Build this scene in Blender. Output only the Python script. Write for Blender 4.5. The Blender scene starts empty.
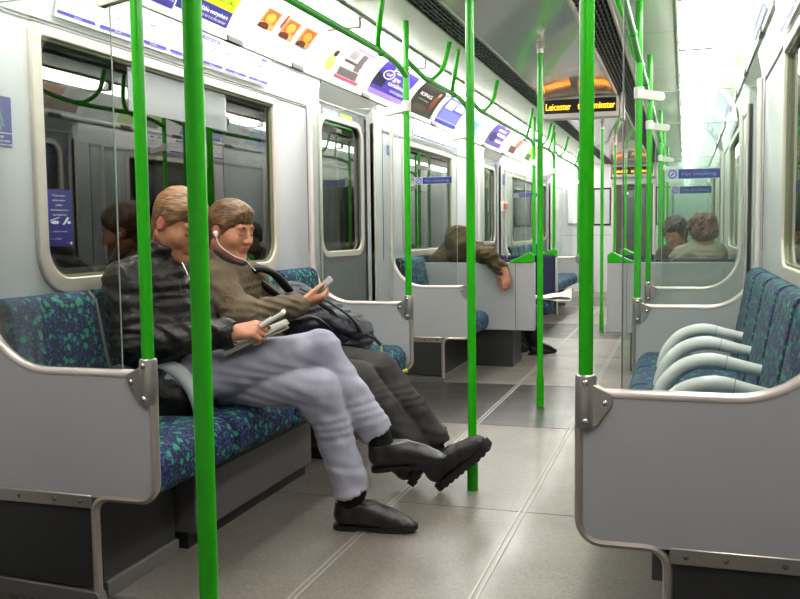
import bpy, bmesh, math, random
import numpy as np
from mathutils import Vector, Matrix
random.seed(7)
C = bpy.context.scene.collection
PI = math.pi

# ------------------------------------------------------------------ materials
MATS = {}
def new_mat(name):
    m = bpy.data.materials.new(name); m.use_nodes = True
    nt = m.node_tree
    return m, nt, nt.nodes['Principled BSDF']
def lin(c):
    return tuple((x / 12.92 if x <= .04045 else ((x + .055) / 1.055) ** 2.4) for x in [v / 255 for v in c])
def mat(name, rgb, rough=.5, metal=0., noise=0., nscale=40., bump=0., bscale=120., spec=.5, coat=0.):
    if name in MATS: return MATS[name]
    m, nt, p = new_mat(name)
    c = lin(rgb) + (1,)
    p.inputs['Base Color'].default_value = c
    p.inputs['Roughness'].default_value = rough
    p.inputs['Metallic'].default_value = metal
    p.inputs['Specular IOR Level'].default_value = spec
    p.inputs['Coat Weight'].default_value = coat
    tc = nt.nodes.new('ShaderNodeTexCoord')
    nz = nt.nodes.new('ShaderNodeTexNoise'); nz.inputs['Scale'].default_value = nscale; nz.inputs['Detail'].default_value = 4
    nt.links.new(tc.outputs['Object'], nz.inputs['Vector'])
    mx = nt.nodes.new('ShaderNodeMix'); mx.data_type = 'RGBA'
    d = max(noise, .02)
    mx.inputs['A'].default_value = tuple(x * (1 - d) for x in c[:3]) + (1,)
    mx.inputs['B'].default_value = tuple(min(1, x * (1 + d)) for x in c[:3]) + (1,)
    nt.links.new(nz.outputs['Fac'], mx.inputs['Factor'])
    nt.links.new(mx.outputs['Result'], p.inputs['Base Color'])
    if bump:
        nb = nt.nodes.new('ShaderNodeTexNoise'); nb.inputs['Scale'].default_value = bscale; nb.inputs['Detail'].default_value = 3
        nt.links.new(tc.outputs['Object'], nb.inputs['Vector'])
        b = nt.nodes.new('ShaderNodeBump'); b.inputs['Strength'].default_value = bump; b.inputs['Distance'].default_value = .01
        nt.links.new(nb.outputs['Fac'], b.inputs['Height']); nt.links.new(b.outputs['Normal'], p.inputs['Normal'])
    MATS[name] = m
    return m
def emit(name, rgb, strength):
    if name in MATS: return MATS[name]
    m, nt, p = new_mat(name)
    p.inputs['Base Color'].default_value = lin(rgb) + (1,)
    p.inputs['Emission Color'].default_value = lin(rgb) + (1,)
    p.inputs['Emission Strength'].default_value = strength
    MATS[name] = m
    return m
def glass(name, tint, ior, rough=0.0, milk=0., milkcol=(220, 225, 230)):
    if name in MATS: return MATS[name]
    m, nt, p = new_mat(name)
    nt.nodes.remove(p)
    out = nt.nodes['Material Output']
    tr = nt.nodes.new('ShaderNodeBsdfTransparent'); tr.inputs['Color'].default_value = lin(tint) + (1,)
    gl = nt.nodes.new('ShaderNodeBsdfGlossy'); gl.inputs['Roughness'].default_value = rough
    gl.inputs['Color'].default_value = (1, 1, 1, 1)
    fr = nt.nodes.new('ShaderNodeFresnel'); fr.inputs['IOR'].default_value = ior
    mx = nt.nodes.new('ShaderNodeMixShader')
    nt.links.new(fr.outputs['Fac'], mx.inputs['Fac']); nt.links.new(tr.outputs[0], mx.inputs[1]); nt.links.new(gl.outputs[0], mx.inputs[2])
    last = mx
    if milk:
        df = nt.nodes.new('ShaderNodeBsdfDiffuse'); df.inputs['Color'].default_value = lin(milkcol) + (1,)
        m2 = nt.nodes.new('ShaderNodeMixShader'); m2.inputs['Fac'].default_value = milk
        nt.links.new(mx.outputs[0], m2.inputs[1]); nt.links.new(df.outputs[0], m2.inputs[2]); last = m2
    nt.links.new(last.outputs[0], out.inputs['Surface'])
    MATS[name] = m
    return m

def moquette(name, base, green, purple, teal):
    """woven seat fabric: dark ground with green leaves and purple flecks"""
    m, nt, p = new_mat(name)
    N = nt.nodes.new; L = nt.links.new
    tc = N('ShaderNodeTexCoord')
    nz = N('ShaderNodeTexNoise'); nz.inputs['Scale'].default_value = 22; L(tc.outputs['Object'], nz.inputs['Vector'])
    ad = N('ShaderNodeVectorMath'); ad.operation = 'MULTIPLY_ADD'; ad.inputs[1].default_value = (.035,) * 3
    L(nz.outputs['Color'], ad.inputs[0]); L(tc.outputs['Object'], ad.inputs[2])
    def spots(scale, r, off, rnd):
        mp = N('ShaderNodeVectorMath'); mp.operation = 'ADD'; mp.inputs[1].default_value = off; L(ad.outputs[0], mp.inputs[0])
        v = N('ShaderNodeTexVoronoi'); v.inputs['Scale'].default_value = scale; v.inputs['Randomness'].default_value = rnd
        L(mp.outputs[0], v.inputs['Vector'])
        mr = N('ShaderNodeMapRange'); mr.inputs['From Min'].default_value = r; mr.inputs['From Max'].default_value = r * .8
        L(v.outputs['Distance'], mr.inputs['Value'])
        return mr.outputs['Result']
    col = None
    prev = lin(base) + (1,)
    for scale, r, off, c in ((62, .34, (.3, .1, .7), teal), (74, .36, (1.3, .4, .2), purple), (30, .36, (.1, .9, .5), green)):
        mx = N('ShaderNodeMix'); mx.data_type = 'RGBA'
        L(spots(scale, r, off, 1.), mx.inputs['Factor'])
        if col is None: mx.inputs['A'].default_value = prev
        else: L(col, mx.inputs['A'])
        mx.inputs['B'].default_value = lin(c) + (1,)
        col = mx.outputs['Result']
    L(col, p.inputs['Base Color'])
    p.inputs['Roughness'].default_value = .85
    nb = N('ShaderNodeTexNoise'); nb.inputs['Scale'].default_value = 500; L(tc.outputs['Object'], nb.inputs['Vector'])
    b = N('ShaderNodeBump'); b.inputs['Strength'].default_value = .3; b.inputs['Distance'].default_value = .003
    L(nb.outputs['Fac'], b.inputs['Height']); L(b.outputs['Normal'], p.inputs['Normal'])
    MATS[name] = m
    return m
def speckle(name, c1, c2, c3, rough, scale, wavy=.0, coat=0., spec=.5):
    """floor sheet: two grained tones with darker scuffs and a slightly rippled polish"""
    m, nt, p = new_mat(name)
    N = nt.nodes.new; L = nt.links.new
    tc = N('ShaderNodeTexCoord')
    nz = N('ShaderNodeTexNoise'); nz.inputs['Scale'].default_value = scale; nz.inputs['Detail'].default_value = 6; nz.inputs['Roughness'].default_value = .75
    L(tc.outputs['Object'], nz.inputs['Vector'])
    cr = N('ShaderNodeValToRGB')
    cr.color_ramp.elements[0].position = .36; cr.color_ramp.elements[0].color = lin(c1) + (1,)
    cr.color_ramp.elements[1].position = .66; cr.color_ramp.elements[1].color = lin(c3) + (1,)
    e = cr.color_ramp.elements.new(.5); e.color = lin(c2) + (1,)
    L(nz.outputs['Fac'], cr.inputs['Fac'])
    n2 = N('ShaderNodeTexNoise'); n2.inputs['Scale'].default_value = 2.2; n2.inputs['Detail'].default_value = 5
    L(tc.outputs['Object'], n2.inputs['Vector'])
    mr = N('ShaderNodeMapRange'); mr.inputs['From Min'].default_value = .3; mr.inputs['From Max'].default_value = .7
    mr.inputs['To Min'].default_value = .82; mr.inputs['To Max'].default_value = 1.1
    L(n2.outputs['Fac'], mr.inputs['Value'])
    mu = N('ShaderNodeMix'); mu.data_type = 'RGBA'; mu.blend_type = 'MULTIPLY'; mu.inputs['Factor'].default_value = 1
    L(cr.outputs['Color'], mu.inputs['A']); L(mr.outputs['Result'], mu.inputs['B'])
    L(mu.outputs['Result'], p.inputs['Base Color'])
    n3 = N('ShaderNodeTexNoise'); n3.inputs['Scale'].default_value = 5; n3.inputs['Detail'].default_value = 4
    L(tc.outputs['Object'], n3.inputs['Vector'])
    r2 = N('ShaderNodeMapRange'); r2.inputs['To Min'].default_value = rough * .7; r2.inputs['To Max'].default_value = rough * 1.35
    L(n3.outputs['Fac'], r2.inputs['Value']); L(r2.outputs['Result'], p.inputs['Roughness'])
    p.inputs['Coat Weight'].default_value = coat; p.inputs['Coat Roughness'].default_value = .12
    p.inputs['Specular IOR Level'].default_value = spec
    if wavy:
        n4 = N('ShaderNodeTexNoise'); n4.inputs['Scale'].default_value = 9; n4.inputs['Detail'].default_value = 2
        L(tc.outputs['Object'], n4.inputs['Vector'])
        b = N('ShaderNodeBump'); b.inputs['Strength'].default_value = wavy; b.inputs['Distance'].default_value = .01
        L(n4.outputs['Fac'], b.inputs['Height']); L(b.outputs['Normal'], p.inputs['Normal'])
        L(b.outputs['Normal'], p.inputs['Coat Normal'])
    MATS[name] = m
    return m
def cloth(name, c1, c2, rough=.85, nscale=9., weave=350., wrinkle=.25, wscale=14., spec=.3):
    """garment: two faded tones, fine weave, creases as bump"""
    m, nt, p = new_mat(name)
    N = nt.nodes.new; L = nt.links.new
    tc = N('ShaderNodeTexCoord')
    nz = N('ShaderNodeTexNoise'); nz.inputs['Scale'].default_value = nscale; nz.inputs['Detail'].default_value = 5
    L(tc.outputs['Object'], nz.inputs['Vector'])
    cr = N('ShaderNodeValToRGB'); cr.color_ramp.elements[0].position = .35; cr.color_ramp.elements[1].position = .65
    cr.color_ramp.elements[0].color = lin(c1) + (1,); cr.color_ramp.elements[1].color = lin(c2) + (1,)
    L(nz.outputs['Fac'], cr.inputs['Fac']); L(cr.outputs['Color'], p.inputs['Base Color'])
    p.inputs['Roughness'].default_value = rough; p.inputs['Specular IOR Level'].default_value = spec
    w = N('ShaderNodeTexNoise'); w.inputs['Scale'].default_value = weave; L(tc.outputs['Object'], w.inputs['Vector'])
    k = N('ShaderNodeTexNoise'); k.inputs['Scale'].default_value = wscale; k.inputs['Detail'].default_value = 3; k.inputs['Distortion'].default_value = 1.2
    L(tc.outputs['Object'], k.inputs['Vector'])
    b1 = N('ShaderNodeBump'); b1.inputs['Strength'].default_value = .25; b1.inputs['Distance'].default_value = .003
    L(w.outputs['Fac'], b1.inputs['Height'])
    b2 = N('ShaderNodeBump'); b2.inputs['Strength'].default_value = wrinkle; b2.inputs['Distance'].default_value = .03
    L(k.outputs['Fac'], b2.inputs['Height']); L(b1.outputs['Normal'], b2.inputs['Normal'])
    L(b2.outputs['Normal'], p.inputs['Normal'])
    MATS[name] = m
    return m
def hairmat(name, c1, c2):
    m, nt, p = new_mat(name)
    N = nt.nodes.new; L = nt.links.new
    tc = N('ShaderNodeTexCoord')
    mp = N('ShaderNodeMapping'); mp.inputs['Scale'].default_value = (20, 110, 120); mp.inputs['Rotation'].default_value = (0, .55, 0); L(tc.outputs['Object'], mp.inputs['Vector'])
    nz = N('ShaderNodeTexNoise'); nz.inputs['Scale'].default_value = 1.; nz.inputs['Detail'].default_value = 3; nz.inputs['Distortion'].default_value = .25
    L(mp.outputs[0], nz.inputs['Vector'])
    cr = N('ShaderNodeValToRGB'); cr.color_ramp.elements[0].position = .32; cr.color_ramp.elements[1].position = .7
    cr.color_ramp.elements[0].color = lin(c1) + (1,); cr.color_ramp.elements[1].color = lin(c2) + (1,)
    L(nz.outputs['Fac'], cr.inputs['Fac']); L(cr.outputs['Color'], p.inputs['Base Color'])
    p.inputs['Roughness'].default_value = .55
    b = N('ShaderNodeBump'); b.inputs['Strength'].default_value = .7; b.inputs['Distance'].default_value = .006
    L(nz.outputs['Fac'], b.inputs['Height']); L(b.outputs['Normal'], p.inputs['Normal'])
    MATS[name] = m
    return m

GREEN = mat('green_paint', (34, 168, 3), .3, noise=.03, coat=.12, spec=.4)
PANEL = mat('grey_laminate', (170, 170, 172), .45, noise=.04, nscale=8)
PANELD = mat('grey_panel_edge', (120, 120, 122), .5)
WALL = mat('wall_laminate', (198, 198, 202), .35, noise=.02, nscale=5)
COVE = mat('cove_white', (226, 226, 224), .35)
ALU = mat('trim_aluminium', (196, 186, 176), .38, .75, noise=.06, nscale=60)
STEEL = mat('satin_steel', (186, 180, 172), .33, .85, noise=.08, nscale=50)
RAILM = mat('rail_cream', (226, 214, 208), .3, .25)
FRAME = mat('window_frame', (204, 192, 184), .35, .15)
DARK = mat('dark_kick_panel', (44, 44, 43), .5, noise=.15)
BLACK = mat('black_rubber', (18, 18, 18), .6)
HEAT = mat('heater_grey', (88, 86, 84), .5, noise=.05)
DOORM = mat('door_grey', (104, 104, 106), .45, noise=.03)
SEAM = mat('seam_dark', (92, 88, 86), .6)
CEILM = mat('ceiling_gloss', (234, 231, 220), .16, .3, noise=.02, coat=.6)
CEILP = mat('ceiling_cream', (206, 204, 196), .4)
GRILLE = mat('grille_black', (34, 34, 36), .5)
SLAT = mat('grille_slat', (86, 86, 88), .4, .4)
ARM = mat('armrest_grey', (208, 209, 208), .4)
MOQ = moquette('seat_moquette', (12, 26, 58), (40, 140, 106), (66, 56, 134), (22, 100, 126))
MOQD = mat('moquette_dark', (16, 24, 54), .9, noise=.3, nscale=90)
FLOORG = speckle('floor_grey', (92, 87, 80), (116, 110, 102), (134, 126, 116), .37, 130, .12, .08)
FLOORD = speckle('floor_dark', (26, 25, 24), (46, 43, 40), (104, 98, 90), .34, 75, .12, .12)
BLUE = mat('sign_blue', (34, 46, 136), .4)
PURPLE = mat('sign_purple', (46, 38, 132), .4)
PAPERW = mat('paper_white', (236, 236, 234), .5)
INK = mat('ink_dark', (30, 30, 34), .5)
LENS = glass('draught_glass', (243, 248, 245), 1.45)
WGLASS = glass('window_glass', (150, 155, 158), 1.95)
LIGHT = emit('diffuser', (255, 252, 246), 9.0)
LEDM = emit('led_amber', (255, 150, 20), 3.0)

# ------------------------------------------------------------------ mesh collector
ORG = {}
class MB:
    def __init__(s): s.v = []; s.f = []; s.m = []
    def add(s, vs, fs, m=0):
        o = len(s.v); s.v += [tuple(map(float, p)) for p in vs]
        s.f += [tuple(i + o for i in f) for f in fs]; s.m += [m] * len(fs)
        return s
    def box(s, x0, x1, y0, y1, z0, z1, m=0):
        x0, x1 = sorted((x0, x1)); y0, y1 = sorted((y0, y1)); z0, z1 = sorted((z0, z1))
        v = [(x, y, z) for x in (x0, x1) for y in (y0, y1) for z in (z0, z1)]
        return s.add(v, [(0, 1, 3, 2), (4, 6, 7, 5), (0, 4, 5, 1), (2, 3, 7, 6), (0, 2, 6, 4), (1, 5, 7, 3)], m)
    def prism(s, poly, fn, a0, a1, m=0):
        """poly of (u,v), fn(u,v,a)->xyz"""
        n = len(poly)
        v = [fn(u, w, a0) for u, w in poly] + [fn(u, w, a1) for u, w in poly]
        f = [tuple(range(n))[::-1], tuple(range(n, 2 * n))] + [(i, (i + 1) % n, n + (i + 1) % n, n + i) for i in range(n)]
        return s.add(v, f, m)
    def ring(s, outer, inner, fn, a0, a1, m=0):
        n = len(outer)
        v = []
        for a in (a0, a1):
            v += [fn(u, w, a) for u, w in outer] + [fn(u, w, a) for u, w in inner]
        f = []
        for i in range(n):
            j = (i + 1) % n
            f += [(i, j, n + j, n + i), (2 * n + i, 3 * n + i, 3 * n + j, 2 * n + j), (i, 2 * n + i, 2 * n + j, j), (n + i, n + j, 3 * n + j, 3 * n + i)]
        return s.add(v, f, m)
    def tube(s, path, r, n=12, m=0, caps=True, closed=False, flat=None):
        """flat=(dirvector, k): squash the section by k along that direction"""
        P = [Vector(p) for p in path]; k = len(P)
        rs = r if hasattr(r, '__len__') else [r] * k
        T = []
        for i in range(k):
            a = P[i - 1] if (i > 0 or closed) else P[i]; b = P[(i + 1) % k] if (i < k - 1 or closed) else P[i]
            T.append((b - a).normalized())
        up = Vector((0, 0, 1)) if abs(T[0].z) < .9 else Vector((1, 0, 0))
        nrm = (up - T[0] * up.dot(T[0])).normalized()
        vs = []
        for i in range(k):
            if i: nrm = (nrm - T[i] * nrm.dot(T[i])).normalized()
            bi = T[i].cross(nrm)
            for j in range(n):
                a = 2 * PI * j / n
                d = (nrm * math.cos(a) + bi * math.sin(a)) * rs[i]
                if flat: d = d - flat[0] * d.dot(flat[0]) * (1 - flat[1])
                vs.append(P[i] + d)
        f = []
        for i in range(k if closed else k - 1):
            q = (i + 1) % k
            for j in range(n): f.append((i * n + j, i * n + (j + 1) % n, q * n + (j + 1) % n, q * n + j))
        if caps and not closed:
            f.append(tuple(range(n))[::-1]); f.append(tuple(range((k - 1) * n, k * n)))
        return s.add(vs, f, m)
    def lathe(s, cx, cy, prof, n=20, m=0):
        """profile of (r,z) about a vertical axis"""
        vs = []; k = len(prof)
        for r, z in prof:
            for j in range(n):
                a = 2 * PI * j / n; vs.append((cx + r * math.cos(a), cy + r * math.sin(a), z))
        f = [(i * n + j, i * n + (j + 1) % n, (i + 1) * n + (j + 1) % n, (i + 1) * n + j) for i in range(k - 1) for j in range(n)]
        f += [tuple(range(n))[::-1], tuple(range((k - 1) * n, k * n))]
        return s.add(vs, f, m)
    def ball(s, c, r, m=0, n=12, k=8):
        rx, ry, rz = r if hasattr(r, '__len__') else (r, r, r)
        vs = [(c[0], c[1], c[2] + rz)]
        for i in range(1, k):
            t = PI * i / k
            for j in range(n):
                a = 2 * PI * j / n
                vs.append((c[0] + rx * math.sin(t) * math.cos(a), c[1] + ry * math.sin(t) * math.sin(a), c[2] + rz * math.cos(t)))
        vs.append((c[0], c[1], c[2] - rz))
        f = [(0, 1 + j, 1 + (j + 1) % n) for j in range(n)]
        for i in range(k - 2):
            for j in range(n):
                a = 1 + i * n + j; b = 1 + i * n + (j + 1) % n
                f.append((a, a + n, b + n, b))
        e = len(vs) - 1; o = 1 + (k - 2) * n
        f += [(e, o + (j + 1) % n, o + j) for j in range(n)]
        return s.add(vs, f, m)
    def quad(s, a, b, c, d, m=0): return s.add([a, b, c, d], [(0, 1, 2, 3)], m)
    def build(s, name, mats, parent=None, bevel=0, seg=2, angle=35, origin=None, fix=True):
        if not isinstance(mats, (list, tuple)): mats = [mats]
        V = s.v
        if parent is not None: org = ORG[parent.name]
        elif origin is not None: org = origin
        else:
            a = np.array(V); org = ((a[:, 0].min() + a[:, 0].max()) / 2, (a[:, 1].min() + a[:, 1].max()) / 2, a[:, 2].min())
        me = bpy.data.meshes.new(name)
        me.from_pydata([(x - org[0], y - org[1], z - org[2]) for x, y, z in V], [], s.f)
        for m in mats: me.materials.append(m)
        me.polygons.foreach_set('material_index', s.m)
        if fix:
            bm = bmesh.new(); bm.from_mesh(me)
            bmesh.ops.recalc_face_normals(bm, faces=bm.faces[:]); bm.to_mesh(me); bm.free()
        me.polygons.foreach_set('use_smooth', [True] * len(me.polygons))
        me.set_sharp_from_angle(angle=math.radians(angle))
        o = bpy.data.objects.new(name, me); C.objects.link(o)
        ORG[o.name] = org
        if parent is None: o.location = org
        else: o.parent = parent
        if bevel:
            b = o.modifiers.new('bevel', 'BEVEL'); b.width = bevel; b.segments = seg; b.limit_method = 'ANGLE'; b.angle_limit = math.radians(40)
            b.harden_normals = False
        return o
def thing(name, label, cat, loc, group=None):
    o = bpy.data.objects.new(name, None); C.objects.link(o); o.location = loc; o.empty_display_size = .1
    ORG[o.name] = tuple(loc); o['label'] = label; o['category'] = cat
    if group: o['group'] = group
    return o
def tag(o, label, cat, group=None):
    o['label'] = label; o['category'] = cat
    if group: o['group'] = group
    return o
def struct(o): o['kind'] = 'structure'; return o
def rounded(pts, rads, seg=6):
    """polygon with a fillet radius per corner"""
    out = []; n = len(pts)
    if not hasattr(rads, '__len__'): rads = [rads] * n
    for i in range(n):
        p = Vector(pts[i]); a = Vector(pts[i - 1]); b = Vector(pts[(i + 1) % n]); r = rads[i]
        if r <= 0: out.append(tuple(p)); continue
        d1 = (a - p).normalized(); d2 = (b - p).normalized()
        ang = math.acos(max(-1, min(1, d1.dot(d2)))); t = r / math.tan(ang / 2)
        c = p + (d1 + d2).normalized() * (r / math.sin(ang / 2))
        s = p + d1 * t; e = p + d2 * t
        a0 = math.atan2(s.y - c.y, s.x - c.x); a1 = math.atan2(e.y - c.y, e.x - c.x)
        da = (a1 - a0 + PI) % (2 * PI) - PI
        for k in range(seg + 1):
            q = a0 + da * k / seg; out.append((c.x + r * math.cos(q), c.y + r * math.sin(q)))
    return out
def smoothpath(pts, n=8):
    """Catmull-Rom through the points"""
    P = [Vector(p) for p in pts]; P = [P[0] * 2 - P[1]] + P + [P[-1] * 2 - P[-2]]
    out = []
    for i in range(1, len(P) - 2):
        for k in range(n):
            t = k / n
            out.append(.5 * ((2 * P[i]) + (P[i + 1] - P[i - 1]) * t + (2 * P[i - 1] - 5 * P[i] + 4 * P[i + 1] - P[i + 2]) * t * t + (3 * P[i] - P[i - 1] - 3 * P[i + 1] + P[i + 2]) * t ** 3))
    out.append(P[-2]); return out
TXT = {}
def text2d(s):
    """letter outlines of a string, height about 1, from the built-in font"""
    if s in TXT: return TXT[s]
    cu = bpy.data.curves.new('lettering', 'FONT'); cu.body = s; cu.size = 1; cu.resolution_u = 2
    ob = bpy.data.objects.new('lettering', cu); C.objects.link(ob)
    dg = bpy.context.evaluated_depsgraph_get(); dg.update()
    me = bpy.data.meshes.new_from_object(ob.evaluated_get(dg))
    vs = [(v.co.x, v.co.y) for v in me.vertices]; fs = [tuple(p.vertices) for p in me.polygons]
    bpy.data.objects.remove(ob); bpy.data.meshes.remove(me); bpy.data.curves.remove(cu)
    w = max([v[0] for v in vs] + [.01])
    TXT[s] = (vs, fs, w)
    return TXT[s]
def write(mb, s, fn, u0, u1, v0, h, m=0):
    """set a string between u0 and u1 at baseline v0, cap height h, through fn(u,v)->xyz"""
    vs, fs, w = text2d(s)
    mb.add([fn(u0 + (u1 - u0) * x / w, v0 + y * h / .7) for x, y in vs], fs, m)
def ordinal(i):
    return ['first', 'second', 'third', 'fourth', 'fifth', 'sixth', 'seventh', 'eighth', 'ninth', 'tenth', 'eleventh', 'twelfth', 'thirteenth', 'fourteenth', 'fifteenth'][i]
SIDE = {-1: 'left', 1: 'right'}
# ------------------------------------------------------------------ the car body
Y0, Y1 = -.6, 16.2
DOORS = [(.95, 1.95), (4.98, 5.95), (9.55, 10.52), (13.7, 14.65)]
WINS = [(2.55, 4.33), (6.66, 8.12), (11.2, 12.95)]
WR = [(2.0, 3.78), (6.66, 8.12), (11.2, 12.95)]
VEST = [(.7, 2.27), (4.95, 6.3), (9.2, 10.55), (13.2, 14.8)]
XW = 1.22
# floor
mb = MB(); y = Y0; segs = []
for a, b in VEST: segs += [(y, a, 0), (a, b, 1)]; y = b
segs.append((y, Y1, 0))
for a, b, m in segs: mb.box(-1.34, 1.34, a, b, -.05, 0, m)
struct(mb.build('floor', [FLOORG, FLOORD]))
mb = MB()
for x in (-.282, -.262): mb.box(x - .004, x + .004, Y0, Y1, 0, .002)
struct(mb.build('trim_1', mat('floor_strip', (164, 160, 152), .45, .4)))
mb = MB()
for x in (.245, .265): mb.box(x - .004, x + .004, Y0, Y1, 0, .002)
struct(mb.build('trim_2', MATS['floor_strip']))
mb = MB()
for a, b in VEST:
    for q in (a, b): mb.box(-1.2, 1.2, q - .008, q + .008, 0, .0015)
for q in (3.42, 7.85, 11.9):
    mb.box(-.8, .8, q - .002, q + .002, 0, .001)
struct(mb.build('trim_3', SEAM))

for s in (-1, 1):
    # wall with door openings and window holes
    mb = MB()
    ev = sorted([(a, b, 'd') for a, b in DOORS] + [(a, b, 'w') for a, b in (WINS if s < 0 else WR)])
    y = Y0
    for a, b, k in ev + [(Y1, Y1, 'x')]:
        if a > y: mb.box(s * XW, s * 1.34, y, a, 0, 2.0)
        if k == 'w':
            mb.box(s * XW, s * 1.34, a, b, 0, .955); mb.box(s * XW, s * 1.34, a, b, 1.77, 2.0)
        if k == 'd': mb.box(s * 1.27, s * 1.34, a, b, 1.9, 2.0)
        y = b
    struct(mb.build('wall_' + SIDE[s], WALL))
    # panel joints on the pillars
    mb = MB()
    for a, b in DOORS:
        for q, e in ((a, -1), (b, 1)):
            mb.box(s * XW, s * (XW - .003), q + e * .19, q + e * .195, .9, 1.84)
    struct(mb.build('trim_%d' % (4 if s < 0 else 5), SEAM))
    # pale edge trims of the door openings
    mb = MB()
    for a, b in DOORS:
        for q, e in ((a, -1), (b, 1)):
            mb.box(s * (XW - .012), s * (XW + .03), q, q + e * .028, 0, 1.86)
    struct(mb.build('trim_%d' % (6 if s < 0 else 7), FRAME, bevel=.005))
    # skirting
    mb = MB(); y = Y0
    for a, b in DOORS + [(Y1, Y1)]:
        mb.box(s * (XW - .02), s * XW, y, a, 0, .06); y = b
    struct(mb.build('baseboard_' + SIDE[s], mat('skirting', (120, 118, 114), .4, .4)))
    # sloped soffits above the doors
    mb = MB()
    for a, b in DOORS:
        mb.prism([(1.192, 1.985), (1.30, 1.88), (1.34, 1.9), (1.34, 2.012), (1.192, 2.0)], lambda u, v, t: (s * u, t, v), a - .02, b + .02)
    struct(mb.build('trim_%d' % (8 if s < 0 else 9), COVE))
    # cove strip over the windows
    mb = MB(); y = Y0
    for a, b in DOORS + [(Y1, Y1)]:
        mb.prism([(1.222, 1.832), (1.192, 1.992), (1.192, 2.012), (1.34, 2.012), (1.34, 1.832)], lambda u, v, t: (s * u, t, v), y + (.03 if y > 0 else 0), a - .03)
        y = b
    struct(mb.build('trim_%d' % (10 if s < 0 else 11), COVE, bevel=.012))
    mb = MB(); y = Y0
    for a, b in DOORS + [(Y1, Y1)]:
        for z in (1.812, 1.824): mb.box(s * (XW - .004), s * (XW + .02), y + .2, a - .2, z, z + .004)
        y = b
    struct(mb.build('trim_%d' % (12 if s < 0 else 13), SEAM))
    # advert cove: ledge, then a concave board up to the lights
    def adpt(yy, v, off=0., s=s):
        u = 1.185 - .175 * v; z = 2.02 + .215 * v
        bow = .018 * math.sin(PI * v)
        nx, nz = -.776, -.631
        return (s * (u + (-bow + 0) * nx + nx * off), yy, z + (-bow) * nz + nz * off)
    mb = MB(); n = 8
    vs = []
    for yy in (Y0, Y1):
        for i in range(n + 1): vs.append(adpt(yy, i / n))
    mb.add(vs, [(i, i + 1, n + 2 + i, n + 1 + i) for i in range(n)])
    mb.box(s * 1.18, s * 1.34, Y0, Y1, 2.012, 2.022)
    struct(mb.build('trim_%d' % (14 if s < 0 else 15), COVE))
    mb = MB(); mb.box(s * 1.178, s * 1.2, Y0, Y1, 1.995, 2.013)
    struct(mb.build('trim_%d' % (16 if s < 0 else 17), mat('ledge_grey', (150, 148, 146), .4)))
    # grille beside the centre ceiling panel
    mb = MB()
    mb.quad((s * .30, Y0, 2.30), (s * .30, Y1, 2.30), (s * .475, Y1, 2.30), (s * .475, Y0, 2.30), 0)
    for i in range(7):
        x = .316 + i * .025
        mb.box(s * x, s * (x + .008), Y0, Y1, 2.242, 2.275, 1)
    k = Y0 + .05
    while k < Y1: mb.box(s * .302, s * .472, k, k + .008, 2.24, 2.265, 1); k += .1
    mb.box(s * .29, s * .304, Y0, Y1, 2.212, 2.31, 2); mb.box(s * .47, s * .482, Y0, Y1, 2.236, 2.31, 2)
    struct(mb.build('trim_%d' % (18 if s < 0 else 19), [GRILLE, SLAT, ALU]))
    # windows
    for i, (a, b) in enumerate(WINS if s < 0 else WR):
        mb = MB(); fn = lambda u, v, t: (s * t, u, v)
        inner = rounded([(a, .955), (b, .955), (b, 1.77), (a, 1.77)], [.11, .11, .012, .012], 8)
        outer = rounded([(a - .055, .90), (b + .055, .90), (b + .055, 1.808), (a - .055, 1.808)], [.15, .15, .03, .03], 8)
        mb.ring(outer, inner, fn, XW - .014, XW + .02)
        nm = 'window_%d' % (i + 1 + (0 if s < 0 else len(WINS)))
        w = struct(mb.build(nm, FRAME, bevel=.006))
        g = MB(); g.box(s * (XW + .012), s * (XW + .02), a - .0, b + .0, .955, 1.77)
        g.build('pane', WGLASS, w)
        g = MB(); g.ring(rounded([(a + .001, .956), (b - .001, .956), (b - .001, 1.769), (a + .001, 1.769)], [.11, .11, .012, .012], 8),
                         rounded([(a + .01, .965), (b - .01, .965), (b - .01, 1.76), (a + .01, 1.76)], [.10, .10, .006, .006], 8), fn, XW - .002, XW + .012)
        g.build('gasket', mat('gasket', (120, 124, 92), .6), w)
    # doors
    for i, (a, b) in enumerate(DOORS):
        mb = MB(); fn = lambda u, v, t: (s * t, u, v)
        rect = [(a - .02, .01), (b + .02, .01), (b + .02, 1.905), (a - .02, 1.905)]
        n = 'door_%d' % (i + 1 + (0 if s < 0 else len(DOORS)))
        wa, wb, z0, z1 = a + .14, b - .12, .985, 1.80
        mb.box(s * 1.275, s * 1.315, a - .02, b + .02, .01, z0); mb.box(s * 1.275, s * 1.315, a - .02, b + .02, z1, 1.905)
        mb.box(s * 1.275, s * 1.315, a - .02, wa, z0, z1); mb.box(s * 1.275, s * 1.315, wb, b + .02, z0, z1)
        d = struct(mb.build(n, DOORM))
        r = MB()
        r.ring(rounded([(wa - .04, z0 - .04), (wb + .04, z0 - .04), (wb + .04, z1 + .04), (wa - .04, z1 + .04)], .13, 8),
               rounded([(wa, z0), (wb, z0), (wb, z1), (wa, z1)], .095, 8), fn, 1.262, 1.28)
        r.build('window_frame', FRAME, d, bevel=.005)
        g = MB(); g.box(s * 1.288, s * 1.294, wa, wb, z0, z1); g.build('pane', WGLASS, d)
        g = MB(); g.box(s * 1.27, s * 1.28, (b - .03) if s < 0 else (a - .02), (b + .02) if s < 0 else (a + .004), .05, 1.88); g.build('rubber_edge', BLACK, d)
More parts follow.
